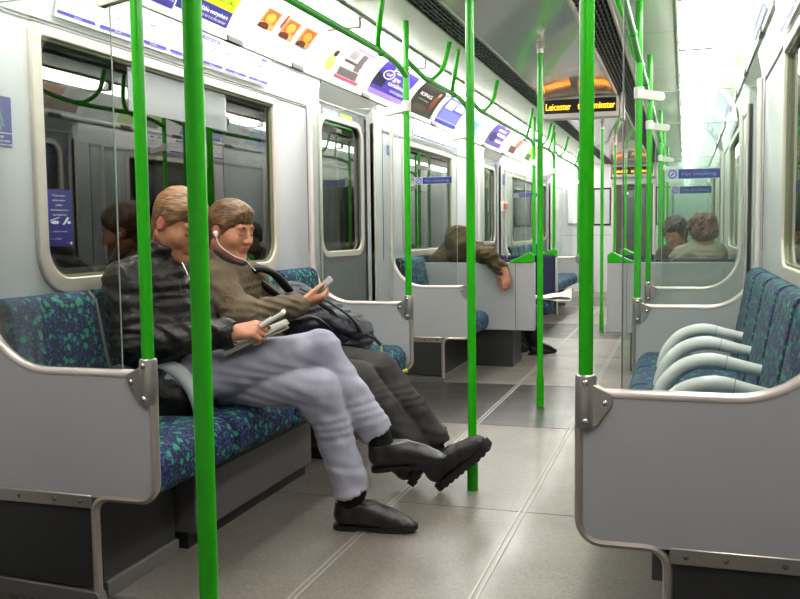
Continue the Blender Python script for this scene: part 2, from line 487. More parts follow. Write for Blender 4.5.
# ceiling: glossy centre panel and the cream side panels
mb = MB()
n = 12; vs = []
for yy in (Y0, Y1):
    for i in range(n + 1):
        x = -.298 + .596 * i / n; vs.append((x, yy, 2.242 - .25 * x * x))
mb.add(vs, [(i, i + 1, n + 2 + i, n + 1 + i) for i in range(n)], 0)
for s in (-1, 1):
    mb.quad((s * .478, Y0, 2.252), (s * .478, Y1, 2.252), (s * .81, Y1, 2.25), (s * .81, Y0, 2.25), 1)
    mb.quad((s * .80, Y0, 2.275), (s * .80, Y1, 2.275), (s * 1.03, Y1, 2.27), (s * 1.03, Y0, 2.27), 1)
mb.box(-1.34, 1.34, Y0, Y1, 2.33, 2.36, 1)
struct(mb.build('ceiling', [CEILM, CEILP], fix=False))
mb = MB()
for s in (-1, 1):
    k = .45
    while k < Y1:
        mb.quad((s * .48, k, 2.2505), (s * .48, k + .012, 2.2505), (s * .80, k + .012, 2.2485), (s * .80, k, 2.2485)); k += 1.28
    mb.box(s * .795, s * .81, Y0, Y1, 2.238, 2.28)
struct(mb.build('trim_20', mat('panel_joint', (168, 166, 160), .5)))
# end walls
mb = MB()
mb.box(-1.34, -.33, Y1, Y1 + .06, 0, 2.3); mb.box(.33, 1.34, Y1, Y1 + .06, 0, 2.3); mb.box(-.33, .33, Y1, Y1 + .06, 1.88, 2.3)
mb.box(-1.2, -.34, Y1 - .004, Y1, 1.0, 1.006, 1); mb.box(.34, 1.2, Y1 - .004, Y1, 1.0, 1.006, 1)
struct(mb.build('wall_back', [WALL, SEAM]))
mb = MB(); mb.box(-1.34, 1.34, Y0 - .06, Y0, 0, 2.3); struct(mb.build('wall_front', WALL))
mb = MB(); fn = lambda u, v, t: (u, t, v)
mb.ring([(-.33, 0), (.33, 0), (.33, 1.88), (-.33, 1.88)], [(-.2, .95), (.2, .95), (.2, 1.78), (-.2, 1.78)], fn, Y1 + .01, Y1 + .05)
d = struct(mb.build('door_9', mat('end_door', (66, 62, 58), .5)))
mb = MB(); mb.box(-.2, .2, Y1 + .02, Y1 + .028, .95, 1.78); mb.build('pane', glass('end_pane', (190, 192, 192), 1.5), d)
mb = MB()
for x in (-.36, .33): mb.box(x, x + .03, Y1 - .012, Y1 + .02, 0, 1.91)
mb.box(-.36, .36, Y1 - .012, Y1 + .02, 1.88, 1.92); mb.build('door_frame', FRAME, d)
for i, x in enumerate((-.53, .53)):
    mb = MB(); mb.ring([(x - .15, 1.17), (x + .15, 1.17), (x + .15, 1.83), (x - .15, 1.83)], [(x - .13, 1.2), (x + .13, 1.2), (x + .13, 1.8), (x - .13, 1.8)], fn, Y1 - .014, Y1)
    w = struct(mb.build('window_%d' % (7 + i), BLACK))
    mb = MB(); mb.box(x - .13, x + .13, Y1 - .008, Y1 - .004, 1.2, 1.8); mb.build('pane', mat('lit_end_pane', (176, 178, 178), .12), w)
# the next car seen through the end door
mb = MB(); mb.box(-.9, .9, 18.0, 18.05, 0, 2.3); mb.box(-.9, .9, Y1 + .06, 18.0, -.05, 0); mb.box(-.9, .9, Y1 + .06, 18.0, 2.25, 2.3)
mb.box(-.95, -.9, Y1 + .06, 18.05, 0, 2.3); mb.box(.9, .95, Y1 + .06, 18.05, 0, 2.3)
struct(mb.build('wall_gangway', mat('next_car', (214, 216, 214), .4)))
L = bpy.data.lights.new('gangway_lamp', 'AREA'); L.energy = 5; L.size = .5; L.size_y = 1.2; L.shape = 'RECTANGLE'
o = bpy.data.objects.new('gangway_lamp', L); C.objects.link(o); o.location = (0, 17.2, 2.2)
# tunnel outside the windows, darkness painted into its wall so panes reflect
mb = MB()
for s in (-1, 1): mb.box(s * 1.9, s * 1.95, Y0 - 1, Y1 + 2, -.5, 3)
struct(mb.build('wall_tunnel', mat('tunnel_dark', (22, 22, 24), .9)))

# ------------------------------------------------------------------ lights
for s in (-1, 1):
    k = 0; y = Y0 + .05 + 1.28
    while y + 1.2 < Y1:
        mb = MB()
        mb.prism(rounded([(.815, 2.25), (.84, 2.195), (.95, 2.19), (1.0, 2.232), (1.0, 2.262), (.815, 2.262)], [0, .03, .03, 0, 0, 0], 4), lambda u, v, t: (s * u, t, v), y + .03, y + 1.25)
        place = '%s light tube from the near end over the %s adverts' % (ordinal(k), SIDE[s])
        t = thing('ceiling_light', 'white glowing ' + place, 'ceiling light', (s * .9, y + .64, 2.2), 'cove lights above the %s adverts' % SIDE[s])
        mb.build('diffuser', LIGHT, t)
        mb = MB(); mb.box(s * .805, s * 1.0, y - .012, y + .03, 2.185, 2.262); mb.build('lamp_holder', mat('lamp_holder', (150, 148, 144), .5), t, bevel=.006)
        y += 1.28; k += 1

# ------------------------------------------------------------------ poles
def main_pole(y, label):
    t = thing('grab_pole', label, 'pole', (0, y, 0), 'upright poles along the aisle')
    mb = MB(); mb.lathe(0, y, [(.0235, 0), (.0235, .17), (.018, .21), (.018, 2.18)], 20); mb.build('shaft', GREEN, t, angle=50)
    mb = MB(); mb.lathe(0, y, [(.021, 2.175), (.021, 2.2), (.026, 2.205), (.026, 2.241)], 20); mb.build('ceiling_socket', STEEL, t)
main_pole(1.455, 'thick green pole nearest the camera, in front of the man in black leather jacket')
main_pole(3.663, 'green floor pole beside the outstretched black shoes, its foot on the grey floor')
main_pole(5.555, 'green floor pole standing on the dark doorway floor before the display board')
main_pole(9.95, 'thin green floor pole just beyond the display board in the aisle')
main_pole(11.84, 'thin distant green pole in the aisle, second beyond the display board')
main_pole(14.05, 'thinnest distant green pole in the aisle, last before the end door')

def divider(s, Y, label):
    """seat-end screen: laminate panel, cream rail curving up the wall, pole, clamp, draught glass"""
    near = Y
    t = thing('seat_end_screen', label, 'partition', (s * .62, Y, 0), 'seat end screens beside the doorways')
    fn = lambda u, v, a: (s * u, a, v)
    mb = MB()
    mb.prism(rounded([(.606, .70), (.606, .326), (1.218, .326), (1.218, .99), (1.196, .99), (1.196, .70)], [0, .055, 0, 0, 0, .235], 12), fn, Y - .011, Y + .011)
    mb.build('panel', PANEL, t)
    path = [(u, z) for u, z in rounded([(.606, .62), (.606, .326), (.818, .326), (.818, .03)], [0, .055, .05, 0], 7)]
    mb = MB(); mb.tube([(s * u, Y, z) for u, z in path], .0125, 8, flat=(Vector((0, 1, 0)), 1.25)); mb.build('edge_trim', ALU, t)
    mb = MB()
    pts = [(.60, .698)] + rounded([(.62, .698), (1.196, .698), (1.196, 1.828)], [0, .235, 0], 12)[1:]
    mb.tube([(s * u, Y, z) for u, z in pts], .0145, 12); mb.build('rail', RAILM, t, angle=60)
    mb = MB(); mb.box(s * .83, s * 1.216, Y - .008, Y + .008, .05, .31); mb.build('kick_panel', DARK, t)
    mb = MB(); mb.box(s * .822, s * 1.217, Y - .015, Y + .015, .292, .332); st = mb.build('metal_strip', STEEL, t, bevel=.003)
    if Y < 7:
        for x in (.86, .95, 1.08, 1.18):
            mb = MB(); mb.ball((s * x, Y - .0155, .312), (.007, .003, .007), n=10, k=6); mb.build('screw', SEAM, st)
    mb = MB(); mb.prism(rounded([(.80, 0), (1.217, 0), (1.217, .05), (.81, .035)], [0, 0, 0, .01]), fn, Y - .02, Y + .02); mb.build('floor_coving', mat('coving', (112, 110, 106), .45, .3), t)
    mb = MB(); mb.lathe(s * .62, Y, [(.0178, .72), (.0178, 2.251)], 20); mb.build('pole', GREEN, t, angle=50)
    mb = MB(); mb.lathe(s * .62, Y, [(.0235, .612), (.026, .62), (.026, .738), (.0235, .746)], 20)
    mb.prism([(.62, .735), (.65, .717), (.685, .70), (.685, .672), (.65, .62), (.62, .612)], fn, Y - .017, Y + .017)
    cl = mb.build('pole_clamp', STEEL, t, bevel=.003)
    if Y < 7:
        for x, z in ((.622, .727), (.668, .678), (.622, .632)):
            mb = MB(); mb.ball((s * x, Y - (.026 if x < .65 else .0175), z), (.0085, .006, .0085), n=12, k=6)
            mb.build('clamp_bolt', mat('bolt_steel', (200, 196, 190), .2, .9), cl)
    mb = MB(); mb.prism(rounded([(.706, .705), (.706, 1.79), (1.192, 1.79), (1.192, .705)], [0, .03, 0, .23], 10), fn, Y - .004, Y + .004)
    g = mb.build('draught_glass', LENS, t)
    mb = MB(); mb.tube([(s * .706, Y, .715), (s * .706, Y, 1.76), (s * .735, Y, 1.79), (s * 1.19, Y, 1.79)], .0022, 6); mb.build('glass_edge', mat('glass_edge', (176, 184, 178), .3), g)
    mb = MB(); mb.prism(rounded([(.60, 1.765), (.75, 1.74), (.75, 1.785), (.60, 1.815)], [.01, .02, .02, .01], 4), fn, Y - .013, Y + .013)
    mb.lathe(s * .62, Y, [(.025, 1.762), (.025, 1.82)], 16)
    mb.build('glass_clip', mat('clip_plastic', (214, 206, 200), .4), t, bevel=.003)
    return t
D_L = [2.22, 4.79, 6.28, 9.22, 10.71, 13.28]
for i, y in enumerate(D_L):
    for s in (-1, 1):
        lab = {0: 'grey seat end screen with green pole, nearest one at the %s of the picture',
               1: 'grey seat end screen with green pole closing the far end of the near %s seats',
               2: 'grey seat end screen with green pole beyond the %s doorway, before the crossways seats',
               3: 'small far grey seat end screen on the %s, just past the crossways seats',
               4: 'distant grey seat end screen on the %s, second past the crossways seats',
               5: 'farthest small grey seat end screen on the %s near the end wall'}[i] % SIDE[s]
        divider(s, y, lab)

# overhead handrails
def handrail(s, ya, yb, label):
    t = thing('overhead_handrail', label, 'handrail', (s * .62, (ya + yb) / 2, 2.0), 'overhead green handrails')
    X = .612
    pts = [(s * .62, ya, 2.045), (s * X, ya + .16, 2.018), (s * X, ya + .4, 1.998), (s * X, (ya + yb) / 2, 2.0), (s * X, yb - .5, 2.003), (s * X, yb - .2, 1.99), (s * .62, yb, 1.955)]
    mb = MB(); mb.tube(smoothpath(pts, 6), .0165, 12); mb.build('rail', GREEN, t, angle=60)
    for yy, e in ((ya + .42, 1), (yb - .45, -1)):
        mb = MB(); mb.tube(smoothpath([(s * X, yy, 2.0), (s * (X - .012), yy + e * .08, 2.02), (s * (X - .05), yy + e * .17, 2.10), (s * .53, yy + e * .2, 2.252)], 6), .015, 10)
        mb.ball((s * X, yy, 2.0), .0215)
        mb.build('hanger', GREEN, t, angle=60)
segs = [(.7, 2.22)] + list(zip(D_L[:-1], D_L[1:]))
for i, (a, b) in enumerate(segs):
    if i == 0: continue
    for s in (-1, 1):
        handrail(s, a, b, 'green overhead handrail with two hangers on the %s, ' % SIDE[s] + ['', 'over the near seats', 'across the near doorway', 'over the crossways seats', 'across the far doorway', 'over the farthest seats'][i])

# ------------------------------------------------------------------ seats
def seat(s, yc, w, label, arm=None, group=None, dark=False):
    t = thing('train_seat', label, 'seat', (s * .9, yc, .3), group)
    fn = lambda u, v, a: (s * u, a, v)
    mb = MB(); mb.prism(rounded([(.632, .312), (.615, .472), (1.09, .462), (1.09, .35)], [.05, .07, 0, 0], 6), fn, yc - w / 2, yc + w / 2)
    mb.build('cushion', MOQ, t, bevel=.022, seg=3)
    mb = MB(); mb.prism(rounded([(1.07, .45), (1.15, .905), (1.214, .905), (1.214, .45)], [.02, .05, .008, 0], 6), fn, yc - w / 2 + .026, yc + w / 2 - .026)
    mb.build('backrest', MOQ, t, bevel=.04, seg=5)
    mb = MB(); mb.box(s * 1.165, s * 1.216, yc - w / 2 + .002, yc + w / 2 - .002, .44, .875); mb.build('back_shell', MOQD, t)
    mb = MB(); mb.box(s * .70, s * 1.2, yc - w / 2 + .01, yc + w / 2 - .01, .30, .345); mb.build('seat_pan', mat('seat_pan', (60, 60, 62), .5), t, bevel=.004)
    if arm is not None:
        mb = MB()
        pts = smoothpath([(s * 1.15, arm, .606), (s * 1.04, arm, .626), (s * .94, arm, .643), (s * .855, arm, .622), (s * .795, arm, .565), (s * .766, arm, .50), (s * .757, arm, .44)], 6)
        rr = [.017 + .0105 * min(1, i / 12) for i in range(len(pts))]
        mb.tube(pts, rr, 14, flat=(Vector((0, 1, 0)), 1.15))
        a = mb.build('armrest', ARM, t, angle=60)
        q = pts[9]; d = (pts[10] - pts[8]).normalized()
        ang = math.atan2(d.z, abs(d.x))
        mb = MB(); mb.tube([q - d * .0012, q + d * .0012], .0256, 16, flat=(Vector((0, 1, 0)), 1.12)); mb.build('joint_line', SEAM, a)
    return t
BY = [2.497 + .504 * i for i in range(5)]
who = ['empty blue moquette seat behind the near left grey screen', 'blue moquette seat under the man in the black leather jacket', 'blue moquette seat under the man in the olive jacket',
       'blue moquette seat beside the man in the olive jacket, behind his bag', 'empty blue moquette seat against the far screen of the near left bench']
for i, y in enumerate(BY):
    t = seat(-1, y, .492, who[i], y + .252 if i < 1 else None, 'near left bench seats')
    if i == 0:
        mb = MB(); mb.tube([(-1.092, y + .21, .60), (-1.108, y + .208, .68), (-1.146, y + .204, .862), (-1.165, y + .19, .905)], .0075, 8); mb.build('side_edge', mat('edge_grey', (150, 150, 148), .5), t)
who = ['empty blue seat with grey armrest nearest the camera on the right bench', 'empty blue seat, second from the near screen on the right bench', 'empty blue seat in the middle of the right bench',
       'empty blue seat, second from the far screen on the right bench', 'empty blue seat against the far screen of the right bench, no armrest']
for i, y in enumerate(BY):
    seat(1, y, .492, who[i], y + .252 if i < 4 else None, 'near right bench seats')
seat(-1, 6.68, .62, 'blue seat tucked between the left doorway screen and the crossways seat back', None, 'small side seats')
seat(-1, 8.92, .5, 'blue side seat just beyond the crossways seats on the left', None, 'small side seats')
for i in range(5):
    seat(-1, 10.99 + .503 * i, .49, 'far left bench blue seat, %s from its near screen' % ordinal(i), None, 'far left bench seats')

# crossways seats
def cross(s, Y, e, label):
    """double seat across the car; e=+1 faces away from the camera"""
    t = thing('crossways_seat', label, 'seat', (s * .75, Y, 0), 'crossways double seats')
    fy = lambda a: Y + e * a
    mb = MB(); mb.box(s * .282, s * 1.216, fy(0), fy(.022), .30, .847); mb.box(s * .282, s * .30, fy(.022), fy(.07), .30, .847)
    mb.build('back_panel', PANEL, t, bevel=.006)
    mb = MB(); mb.box(s * .43, s * .434, fy(0), fy(-.0015), .31, .84); mb.build('panel_joint', SEAM, t)
    for a, b in ((.305, .755), (.765, 1.212)):
        mb = MB(); mb.prism(rounded([(.025, .45), (.025, .868), (.075, .868), (.13, .45)], [0, .02, .03, 0], 4), lambda u, v, q: (s * q, fy(u), v), a, b)
        mb.build('backrest', MOQD, t, bevel=.015)
        mb = MB(); mb.prism(rounded([(.09, .33), (.09, .455), (.53, .47), (.52, .34)], [0, 0, .06, .05], 5), lambda u, v, q: (s * q, fy(u), v), a, b)
        mb.build('cushion', MOQ, t, bevel=.02)
    mb = MB(); mb.box(s * .46, s * 1.2, fy(.03), fy(.42), 0, .33); mb.build('plinth', DARK, t)
    mb = MB(); mb.prism(rounded([(.284, .84), (.284, .905), (.32, .93), (.40, .89), (.48, .855), (.48, .84)], [0, .02, .02, .04, 0, 0], 4), lambda u, v, q: (s * u, fy(q), v), -.004, .03)
    mb.build('grip_handle', GREEN, t, bevel=.006)
    return t
cross(-1, 7.1, 1, 'grey back of the left crossways seat with a person slumped over it')
cross(1, 7.1, 1, 'grey back of the right crossways seat with a person in beige behind it')
cross(-1, 8.52, -1, 'dark blue left crossways seat facing the camera, newspaper on it')
cross(1, 8.52, -1, 'right crossways seat facing the camera, only its top and green grip showing')

# boxes under the seats
def heater(s, a, b, label):
    t = thing('heater_box', label, 'heater', (s * .95, (a + b) / 2, 0), 'heater boxes under the seats')
    mb = MB(); mb.box(s * .765, s * 1.19, a, b, .055, .292); mb.build('casing', HEAT, t, bevel=.006)
    mb = MB(); mb.box(s * .762, s * .77, a + .05, b - .05, .25, .266); mb.build('vent_slot', BLACK, t)
    mb = MB(); mb.box(s * .80, s * 1.19, a, b, 0, .056); mb.build('plinth', BLACK, t)
heater(-1, 2.70, 3.72, 'long grey heater box under the near left seats')
heater(-1, 3.98, 4.70, 'shorter grey heater box under the far seats of the near left bench')
heater(1, 2.70, 3.72, 'grey heater box under the near right seats')
def footing(s, a, b, label):
    mb = MB(); mb.box(s * .825, s * 1.19, a, b, 0, .292, 0); mb.box(s * .81, s * .826, a, b, 0, .05, 1)
    tag(mb.build('seat_footing', [DARK, MATS['coving']], bevel=.003), label, 'plinth')
footing(-1, 2.256, 2.66, 'dark boxed footing behind the near left screen')
footing(1, 2.256, 2.66, 'dark boxed footing behind the near right screen')
footing(-1, 6.316, 7.05, 'dark boxed footing under the small left seat past the doorway')
# ------------------------------------------------------------------ adverts, maps, stickers
def COVEPT(s, yy, v, off):
    u = 1.185 - .175 * v; z = 2.02 + .215 * v; bow = .018 * math.sin(PI * v); nx, nz = -.776, -.631
    return (s * (u - bow * nx + nx * off), yy, z - bow * nz + nz * off)
COL = {}
def col(rgb):
    k = 'print_%02x%02x%02x' % rgb
    return mat(k, rgb, .4)
class Poster:
    def __init__(s, side, ya, yb, surf): s.side, s.ya, s.yb, s.surf = side, ya, yb, surf; s.mb = MB(); s.mats = []; s.k = 0
    def mi(s, rgb):
        m = col(rgb)
        if m not in s.mats: s.mats.append(m)
        return s.mats.index(m)
    def pt(s, u, v, off):
        y = s.ya + u * (s.yb - s.ya) if s.side < 0 else s.yb - u * (s.yb - s.ya)
        return s.surf(s.side, y, v, off)
    def poly(s, pts, rgb, off=None):
        s.k += 1; off = .0012 + .0005 * s.k if off is None else off
        # cut into bands along v so that the sheet follows the curve
        n = 6
        for i in range(n):
            (u0, v0), (u1, v1), (u2, v2), (u3, v3) = pts
            f = lambda a, b, t: a + (b - a) * t
            a = i / n; b = (i + 1) / n
            q = [(f(u0, u3, a), f(v0, v3, a)), (f(u1, u2, a), f(v1, v2, a)), (f(u1, u2, b), f(v1, v2, b)), (f(u0, u3, b), f(v0, v3, b))]
            s.mb.add([s.pt(u, v, off) for u, v in q], [(0, 1, 2, 3)], s.mi(rgb))
    def rect(s, u0, v0, u1, v1, rgb): s.poly([(u0, v0), (u1, v0), (u1, v1), (u0, v1)], rgb)
    def disc(s, u, v, ru, rv, rgb, n=16):
        s.k += 1; off = .0012 + .0005 * s.k
        s.mb.add([s.pt(u + ru * math.cos(2 * PI * i / n), v + rv * math.sin(2 * PI * i / n), off) for i in range(n)], [tuple(range(n))], s.mi(rgb))
    def text(s, t, u0, u1, v, h, rgb):
        s.k += 1; off = .0014 + .0005 * s.k
        write(s.mb, t, lambda u, w: s.pt(u, w, off), u0, u1, v, h, s.mi(rgb))
    def done(s, name, label, cat, group=None):
        o = s.mb.build(name, s.mats, fix=False); tag(o, label, cat, group); return o
WH = (244, 243, 241); OR = (196, 90, 40); DK = (38, 30, 34)
def base(p, rgb=WH): p.poly([(0, .03), (1, .03), (1, .985), (0, .985)], rgb, .001)
def ad(side, ya, yb, label, draw):
    p = Poster(side, ya, yb, COVEPT); base(p); draw(p)
    p.done('advert_poster', label, 'poster', 'adverts above the %s windows' % SIDE[side])
def d_zero(p):
    p.rect(.12, .04, .98, .5, (56, 44, 132)); p.text('0%', .3, .62, .12, .26, WH); p.text('on balance', .64, .95, .14, .07, (190, 186, 226)); p.rect(.12, .5, .98, .97, (206, 226, 240))
def d_lime(p):
    p.rect(0, .36, 1, .97, (176, 232, 24)); p.rect(0, .1, 1, .36, (44, 36, 120))
    p.text('just add URL', .42, .95, .46, .09, (48, 60, 20)); p.text('refreshing every day this summer', .5, .97, .64, .035, (60, 76, 26))
    p.text('Available everywhere', .3, .94, .22, .075, WH); p.text('ask for it at the counter', .44, .94, .14, .05, (214, 210, 236))
    p.disc(.6, .85, .1, .07, WH); p.disc(.85, .88, .1, .07, WH)
def d_photos(p):
    for u in (.22, .46, .68):
        p.rect(u, .36, u + .17, .74, (214, 140, 84)); p.rect(u + .02, .48, u + .15, .72, (176, 80, 40)); p.disc(u + .085, .57, .05, .1, (222, 150, 60)); p.rect(u, .36, u + .11, .43, (70, 26, 20)); p.disc(u + .06, .42, .05, .05, (90, 34, 24))
    p.rect(.42, .5, .445, .78, (150, 60, 30)); p.text('three for lunch', .3, .75, .2, .05, (228, 200, 196))
def d_shop(p):
    p.rect(0, .1, 1, .92, (238, 214, 228)); p.rect(0, .14, .34, .86, (246, 240, 230)); p.disc(.17, .32, .1, .18, (178, 172, 96)); p.disc(.19, .55, .05, .08, (70, 52, 40))
    p.rect(.36, .14, .92, .82, (196, 190, 190)); p.rect(.4, .16, .9, .34, (92, 84, 86)); p.rect(.42, .48, .88, .54, (70, 62, 64)); p.rect(.72, .36, .86, .8, (104, 92, 94)); p.rect(.46, .6, .64, .8, (150, 138, 140))
    p.rect(.36, .1, 1, .15, (204, 62, 110)); p.rect(.5, .84, 1, .92, (226, 120, 178))
def d_script(p):
    p.rect(0, .08, 1, .95, (64, 46, 150)); p.rect(0, .3, .3, .62, (28, 22, 60)); p.rect(0, .08, 1, .2, (146, 116, 204))
    p.text('Paris', .28, .72, .76, .13, WH); p.disc(.26, .66, .14, .13, WH); p.disc(.26, .66, .12, .105, (64, 46, 150)); p.text('of', .19, .34, .62, .1, WH)
    p.text('ge up', .42, .9, .58, .12, WH); p.text('online', .36, .86, .42, .12, WH); p.text('escape', .5, .9, .28, .08, (214, 206, 240))
def d_black(p):
    p.rect(0, .04, 1, .97, (36, 32, 30)); p.text('KING', .14, .62, .58, .11, WH); p.text('of the stage', .2, .6, .46, .04, (200, 196, 190)); p.disc(.78, .5, .09, .3, (120, 54, 40)); p.disc(.8, .8, .05, .08, (206, 160, 130)); p.disc(.4, .24, .26, .1, (70, 52, 40))
def d_blue(p):
    p.rect(.02, .06, .98, .94, (78, 74, 190)); p.rect(.12, .56, .46, .86, WH); p.rect(.54, .62, .9, .86, WH); p.rect(.08, .2, .94, .52, (104, 108, 222)); p.rect(.02, .17, .98, .2, (180, 184, 240)); p.rect(.02, .06, .98, .14, (54, 46, 160))
def d_pale(p):
    p.rect(.05, .15, .9, .9, (150, 182, 232)); p.rect(.1, .2, .5, .6, (96, 136, 214))
def d_mixed(p):
    p.rect(0, .05, 1, .95, (92, 74, 150)); p.disc(.3, .4, .2, .2, (50, 38, 96)); p.rect(.4, .5, .9, .62, WH); p.rect(.3, .7, .8, .8, (206, 196, 226)); p.rect(.5, .25, .95, .35, WH)
def d_brown(p):
    p.rect(.05, .08, .9, .95, (240, 232, 226)); p.rect(.1, .1, .6, .4, (90, 52, 36)); p.rect(.4, .4, .7, .8, (214, 110, 70)); p.rect(.5, .82, .9, .95, (70, 46, 50))
def d_green(p):
    p.rect(.05, .08, .95, .9, (150, 214, 70)); p.rect(.1, .1, .5, .4, (60, 80, 40)); p.rect(.5, .6, .9, .85, (232, 246, 200))
def d_text(p):
    p.rect(.1, .1, .9, .2, (176, 176, 196)); p.rect(.15, .4, .7, .5, (214, 206, 206)); p.rect(.15, .6, .8, .66, (206, 206, 214))
LADS = [(2.95, 3.33, 'purple and pale blue advert with a big white zero, beside the lime advert', d_zero),
        (3.33, 3.77, 'lime green advert with a purple foot, behind the thick near pole', d_lime),
        (3.80, 4.76, 'white advert with three orange food photographs', d_photos),
        (4.86, 5.50, 'pink edged advert showing grey shop shelves and a seated figure', d_shop),
        (5.70, 6.46, 'violet advert with white curly lettering beside a green pole', d_script),
        (6.60, 7.27, 'black advert with white capital letters and a small figure', d_black),
        (7.38, 8.10, 'blue advert divided like a window into white panes', d_blue),
        (8.5, 9.1, 'pale blue advert half hidden by the floor pole', d_pale),
        (9.4, 10.2, 'mauve advert with white bars beyond the floor pole', d_mixed),
        (10.6, 11.4, 'advert with a brown and orange picture on white', d_brown),
        (11.8, 12.6, 'small bright green distant advert', d_green)]
for a, b, l, d in LADS: ad(-1, a, b, l + ', left side', d)
def pale(draw):  # glare of the overexposed cove mixed into the right adverts' print colours
    def f(p):
        o = p.mi; p.mi = lambda c: o(tuple(int(235 - (235 - q) * .45) for q in c)); draw(p); p.mi = o
    return f
RADS = [(3.3, 4.0, 'white advert with grey lines, nearest on the right cove', d_text), (4.2, 4.9, 'blue foot advert near the right pillar tops', d_blue), (5.2, 6.0, 'advert with a brown picture on the right cove over the doorway', d_brown),
        (6.4, 7.1, 'green and white advert on the right cove', d_green), (7.4, 8.2, 'blue paned advert on the right cove past the doorway', d_blue), (8.6, 9.4, 'pale blue advert far along the right cove', d_pale),
        (9.8, 10.6, 'mauve advert far along the right cove', d_mixed), (11.2, 12.0, 'farthest advert with grey lines on the right cove', d_text)]
for a, b, l, d in RADS: ad(1, a, b, l, pale(d))
# small dark clips that hold the adverts
for s in (-1, 1):
    ys = [2.85, 3.80, 4.52, 5.62, 6.52, 7.32, 8.3, 9.3, 10.4]
    for i, y in enumerate(ys):
        mb = MB(); mb.box(s * 1.172, s * 1.21, y - .01, y + .14, 1.993, 2.02)
        tag(mb.build('advert_clip', mat('clip_dark', (24, 26, 24), .5), bevel=.003), 'small dark advert clip under the %s adverts, %s from the near end' % (SIDE[s], ordinal(i)), 'clip', 'advert clips under the %s cove' % SIDE[s])
# line maps
def MAPPT(s, yy, v, off):
    return (s * (1.222 - .03 * v - .983 * off), yy, 1.832 + .16 * v - .184 * off)
def linemap(s, ya, yb, label):
    p = Poster(s, ya, yb, MAPPT)
    p.poly([(0, .12), (1, .12), (1, .97), (0, .97)], (240, 238, 236), .0135)
    p.k = 26
    w = yb - ya
    n = 7
    for i in range(n):
        a = i / n + .004; b = (i + 1) / n - .008
        p.poly([(a, .2), (b, .2), (b - .006, .27), (a + .002, .27)], (74, 58, 188))
        p.text(['Zone A', 'Zone B', 'Zone C', 'Zone D', 'Zone 2', 'Zone 3', 'Zone 4'][i][:6].replace(' A', ' 6').replace(' B', ' 5').replace(' C', ' 4').replace(' D', ' 3'), a + (b - a) * .42, a + (b - a) * .62, .21, .045, WH)
    p.rect(.03, .50, .97, .515, (116, 150, 120)); p.rect(.2, .74, .75, .752, (120, 140, 130))
    p.poly([(.2, .515), (.206, .515), (.236, .74), (.23, .74)], (140, 150, 150)); p.poly([(.62, .515), (.626, .515), (.656, .74), (.65, .74)], (140, 150, 150))
    for u in (.12, .33, .52, .7, .9):
        p.rect(u, .62, u + .022, .68, (226, 120, 150)); p.text('Station', u + .03, u + .075, .6, .035, (84, 84, 120)); p.text('Road', u + .01, u + .05, .4, .035, (120, 120, 130))
    p.text('District line', .05, .2, .82, .075, (92, 84, 150)); p.rect(.56, .80, .66, .9, (92, 80, 180)); p.text('change here', .57, .65, .83, .04, WH)
    p.rect(.83, .82, .87, .93, (120, 176, 176)); p.rect(.91, .82, .95, .9, (88, 64, 170))
    return p.done('line_map', label, 'map', 'line maps over the windows')
linemap(-1, 2.62, 4.26, 'long white route map with violet bars over the near left window')
linemap(-1, 6.85, 8.3, 'white route map over the second left window, past the doorway')
linemap(1, 2.2, 3.9, 'white route map over the near right window')
linemap(1, 6.85, 8.3, 'route map over the second right window')

# stickers on flat faces: fn(u,v,off)
class Flat(Poster):
    def __init__(s, fn): s.fn = fn; s.mb = MB(); s.mats = []; s.k = 0
    def pt(s, u, v, off): return s.fn(u, v, off)
def wallfn(s, ya, yb, za, zb, x):
    return lambda u, v, off: (s * (x - off), (ya + u * (yb - ya)) if s < 0 else (yb - u * (yb - ya)), za + v * (zb - za))
def screenfn(x0, x1, y, z0, z1):
    return lambda u, v, off: (x0 + u * (x1 - x0), y - off, z0 + v * (z1 - z0))
p = Flat(wallfn(-1, 2.27, 2.405, 1.385, 1.545, XW)); p.rect(0, 0, 1, 1, (34, 44, 140)); p.rect(.02, .27, .98, .285, WH)
p.disc(.36, .9, .1, .065, WH); p.poly([(.18, .34), (.62, .34), (.52, .82), (.26, .82)], (214, 222, 216)); p.poly([(.66, .4), (.76, .4), (.6, .82), (.52, .82)], (92, 118, 138))
p.text('Please offer this seat', .05, .7, .18, .06, WH); p.text('to those less able', .05, .9, .1, .05, WH); p.text('to stand', .05, .95, .03, .045, WH)
p.done('priority_seat_sticker', 'blue wall sticker with a white standing figure left of the near window', 'sticker')
p = Flat(wallfn(-1, 2.566, 2.70, 1.065, 1.262, XW + .012)); p.rect(0, 0, 1, 1, (40, 32, 120))
for i, tx in enumerate(['To help save water', 'and give cleaner', 'safer', 'trains please do not', 'eat smelly food']):
    w = [.5, .5, .28, .7, .52][i]; p.text(tx, .5 - w / 2, .5 + w / 2, .88 - .085 * i, .035, WH)
p.disc(.3, .42, .16, .03, (220, 220, 236)); p.poly([(.1, .44), (.48, .5), (.48, .52), (.1, .46)], (196, 196, 226)); p.poly([(.58, .38), (.66, .38), (.86, .5), (.78, .52)], (220, 220, 236)); p.disc(.84, .42, .07, .025, (220, 220, 236))
p.text('Thank you for your help', .2, .75, .25, .025, WH); p.text('London', .08, .3, .12, .025, (180, 176, 224)); p.text('Transport', .3, .5, .12, .03, WH); p.text('info', .7, .9, .05, .025, (190, 190, 230)); p.disc(.88, .05, .04, .025, WH)
p.done('window_sticker', 'purple sticker with white lettering in the lower left corner of the window', 'sticker')
mb = MB(); mb.box(-XW - .0095, -XW - .0115, 3.07, 3.86, 1.588, 1.766)  # translucent sheet added to paint in a reflection on the near window
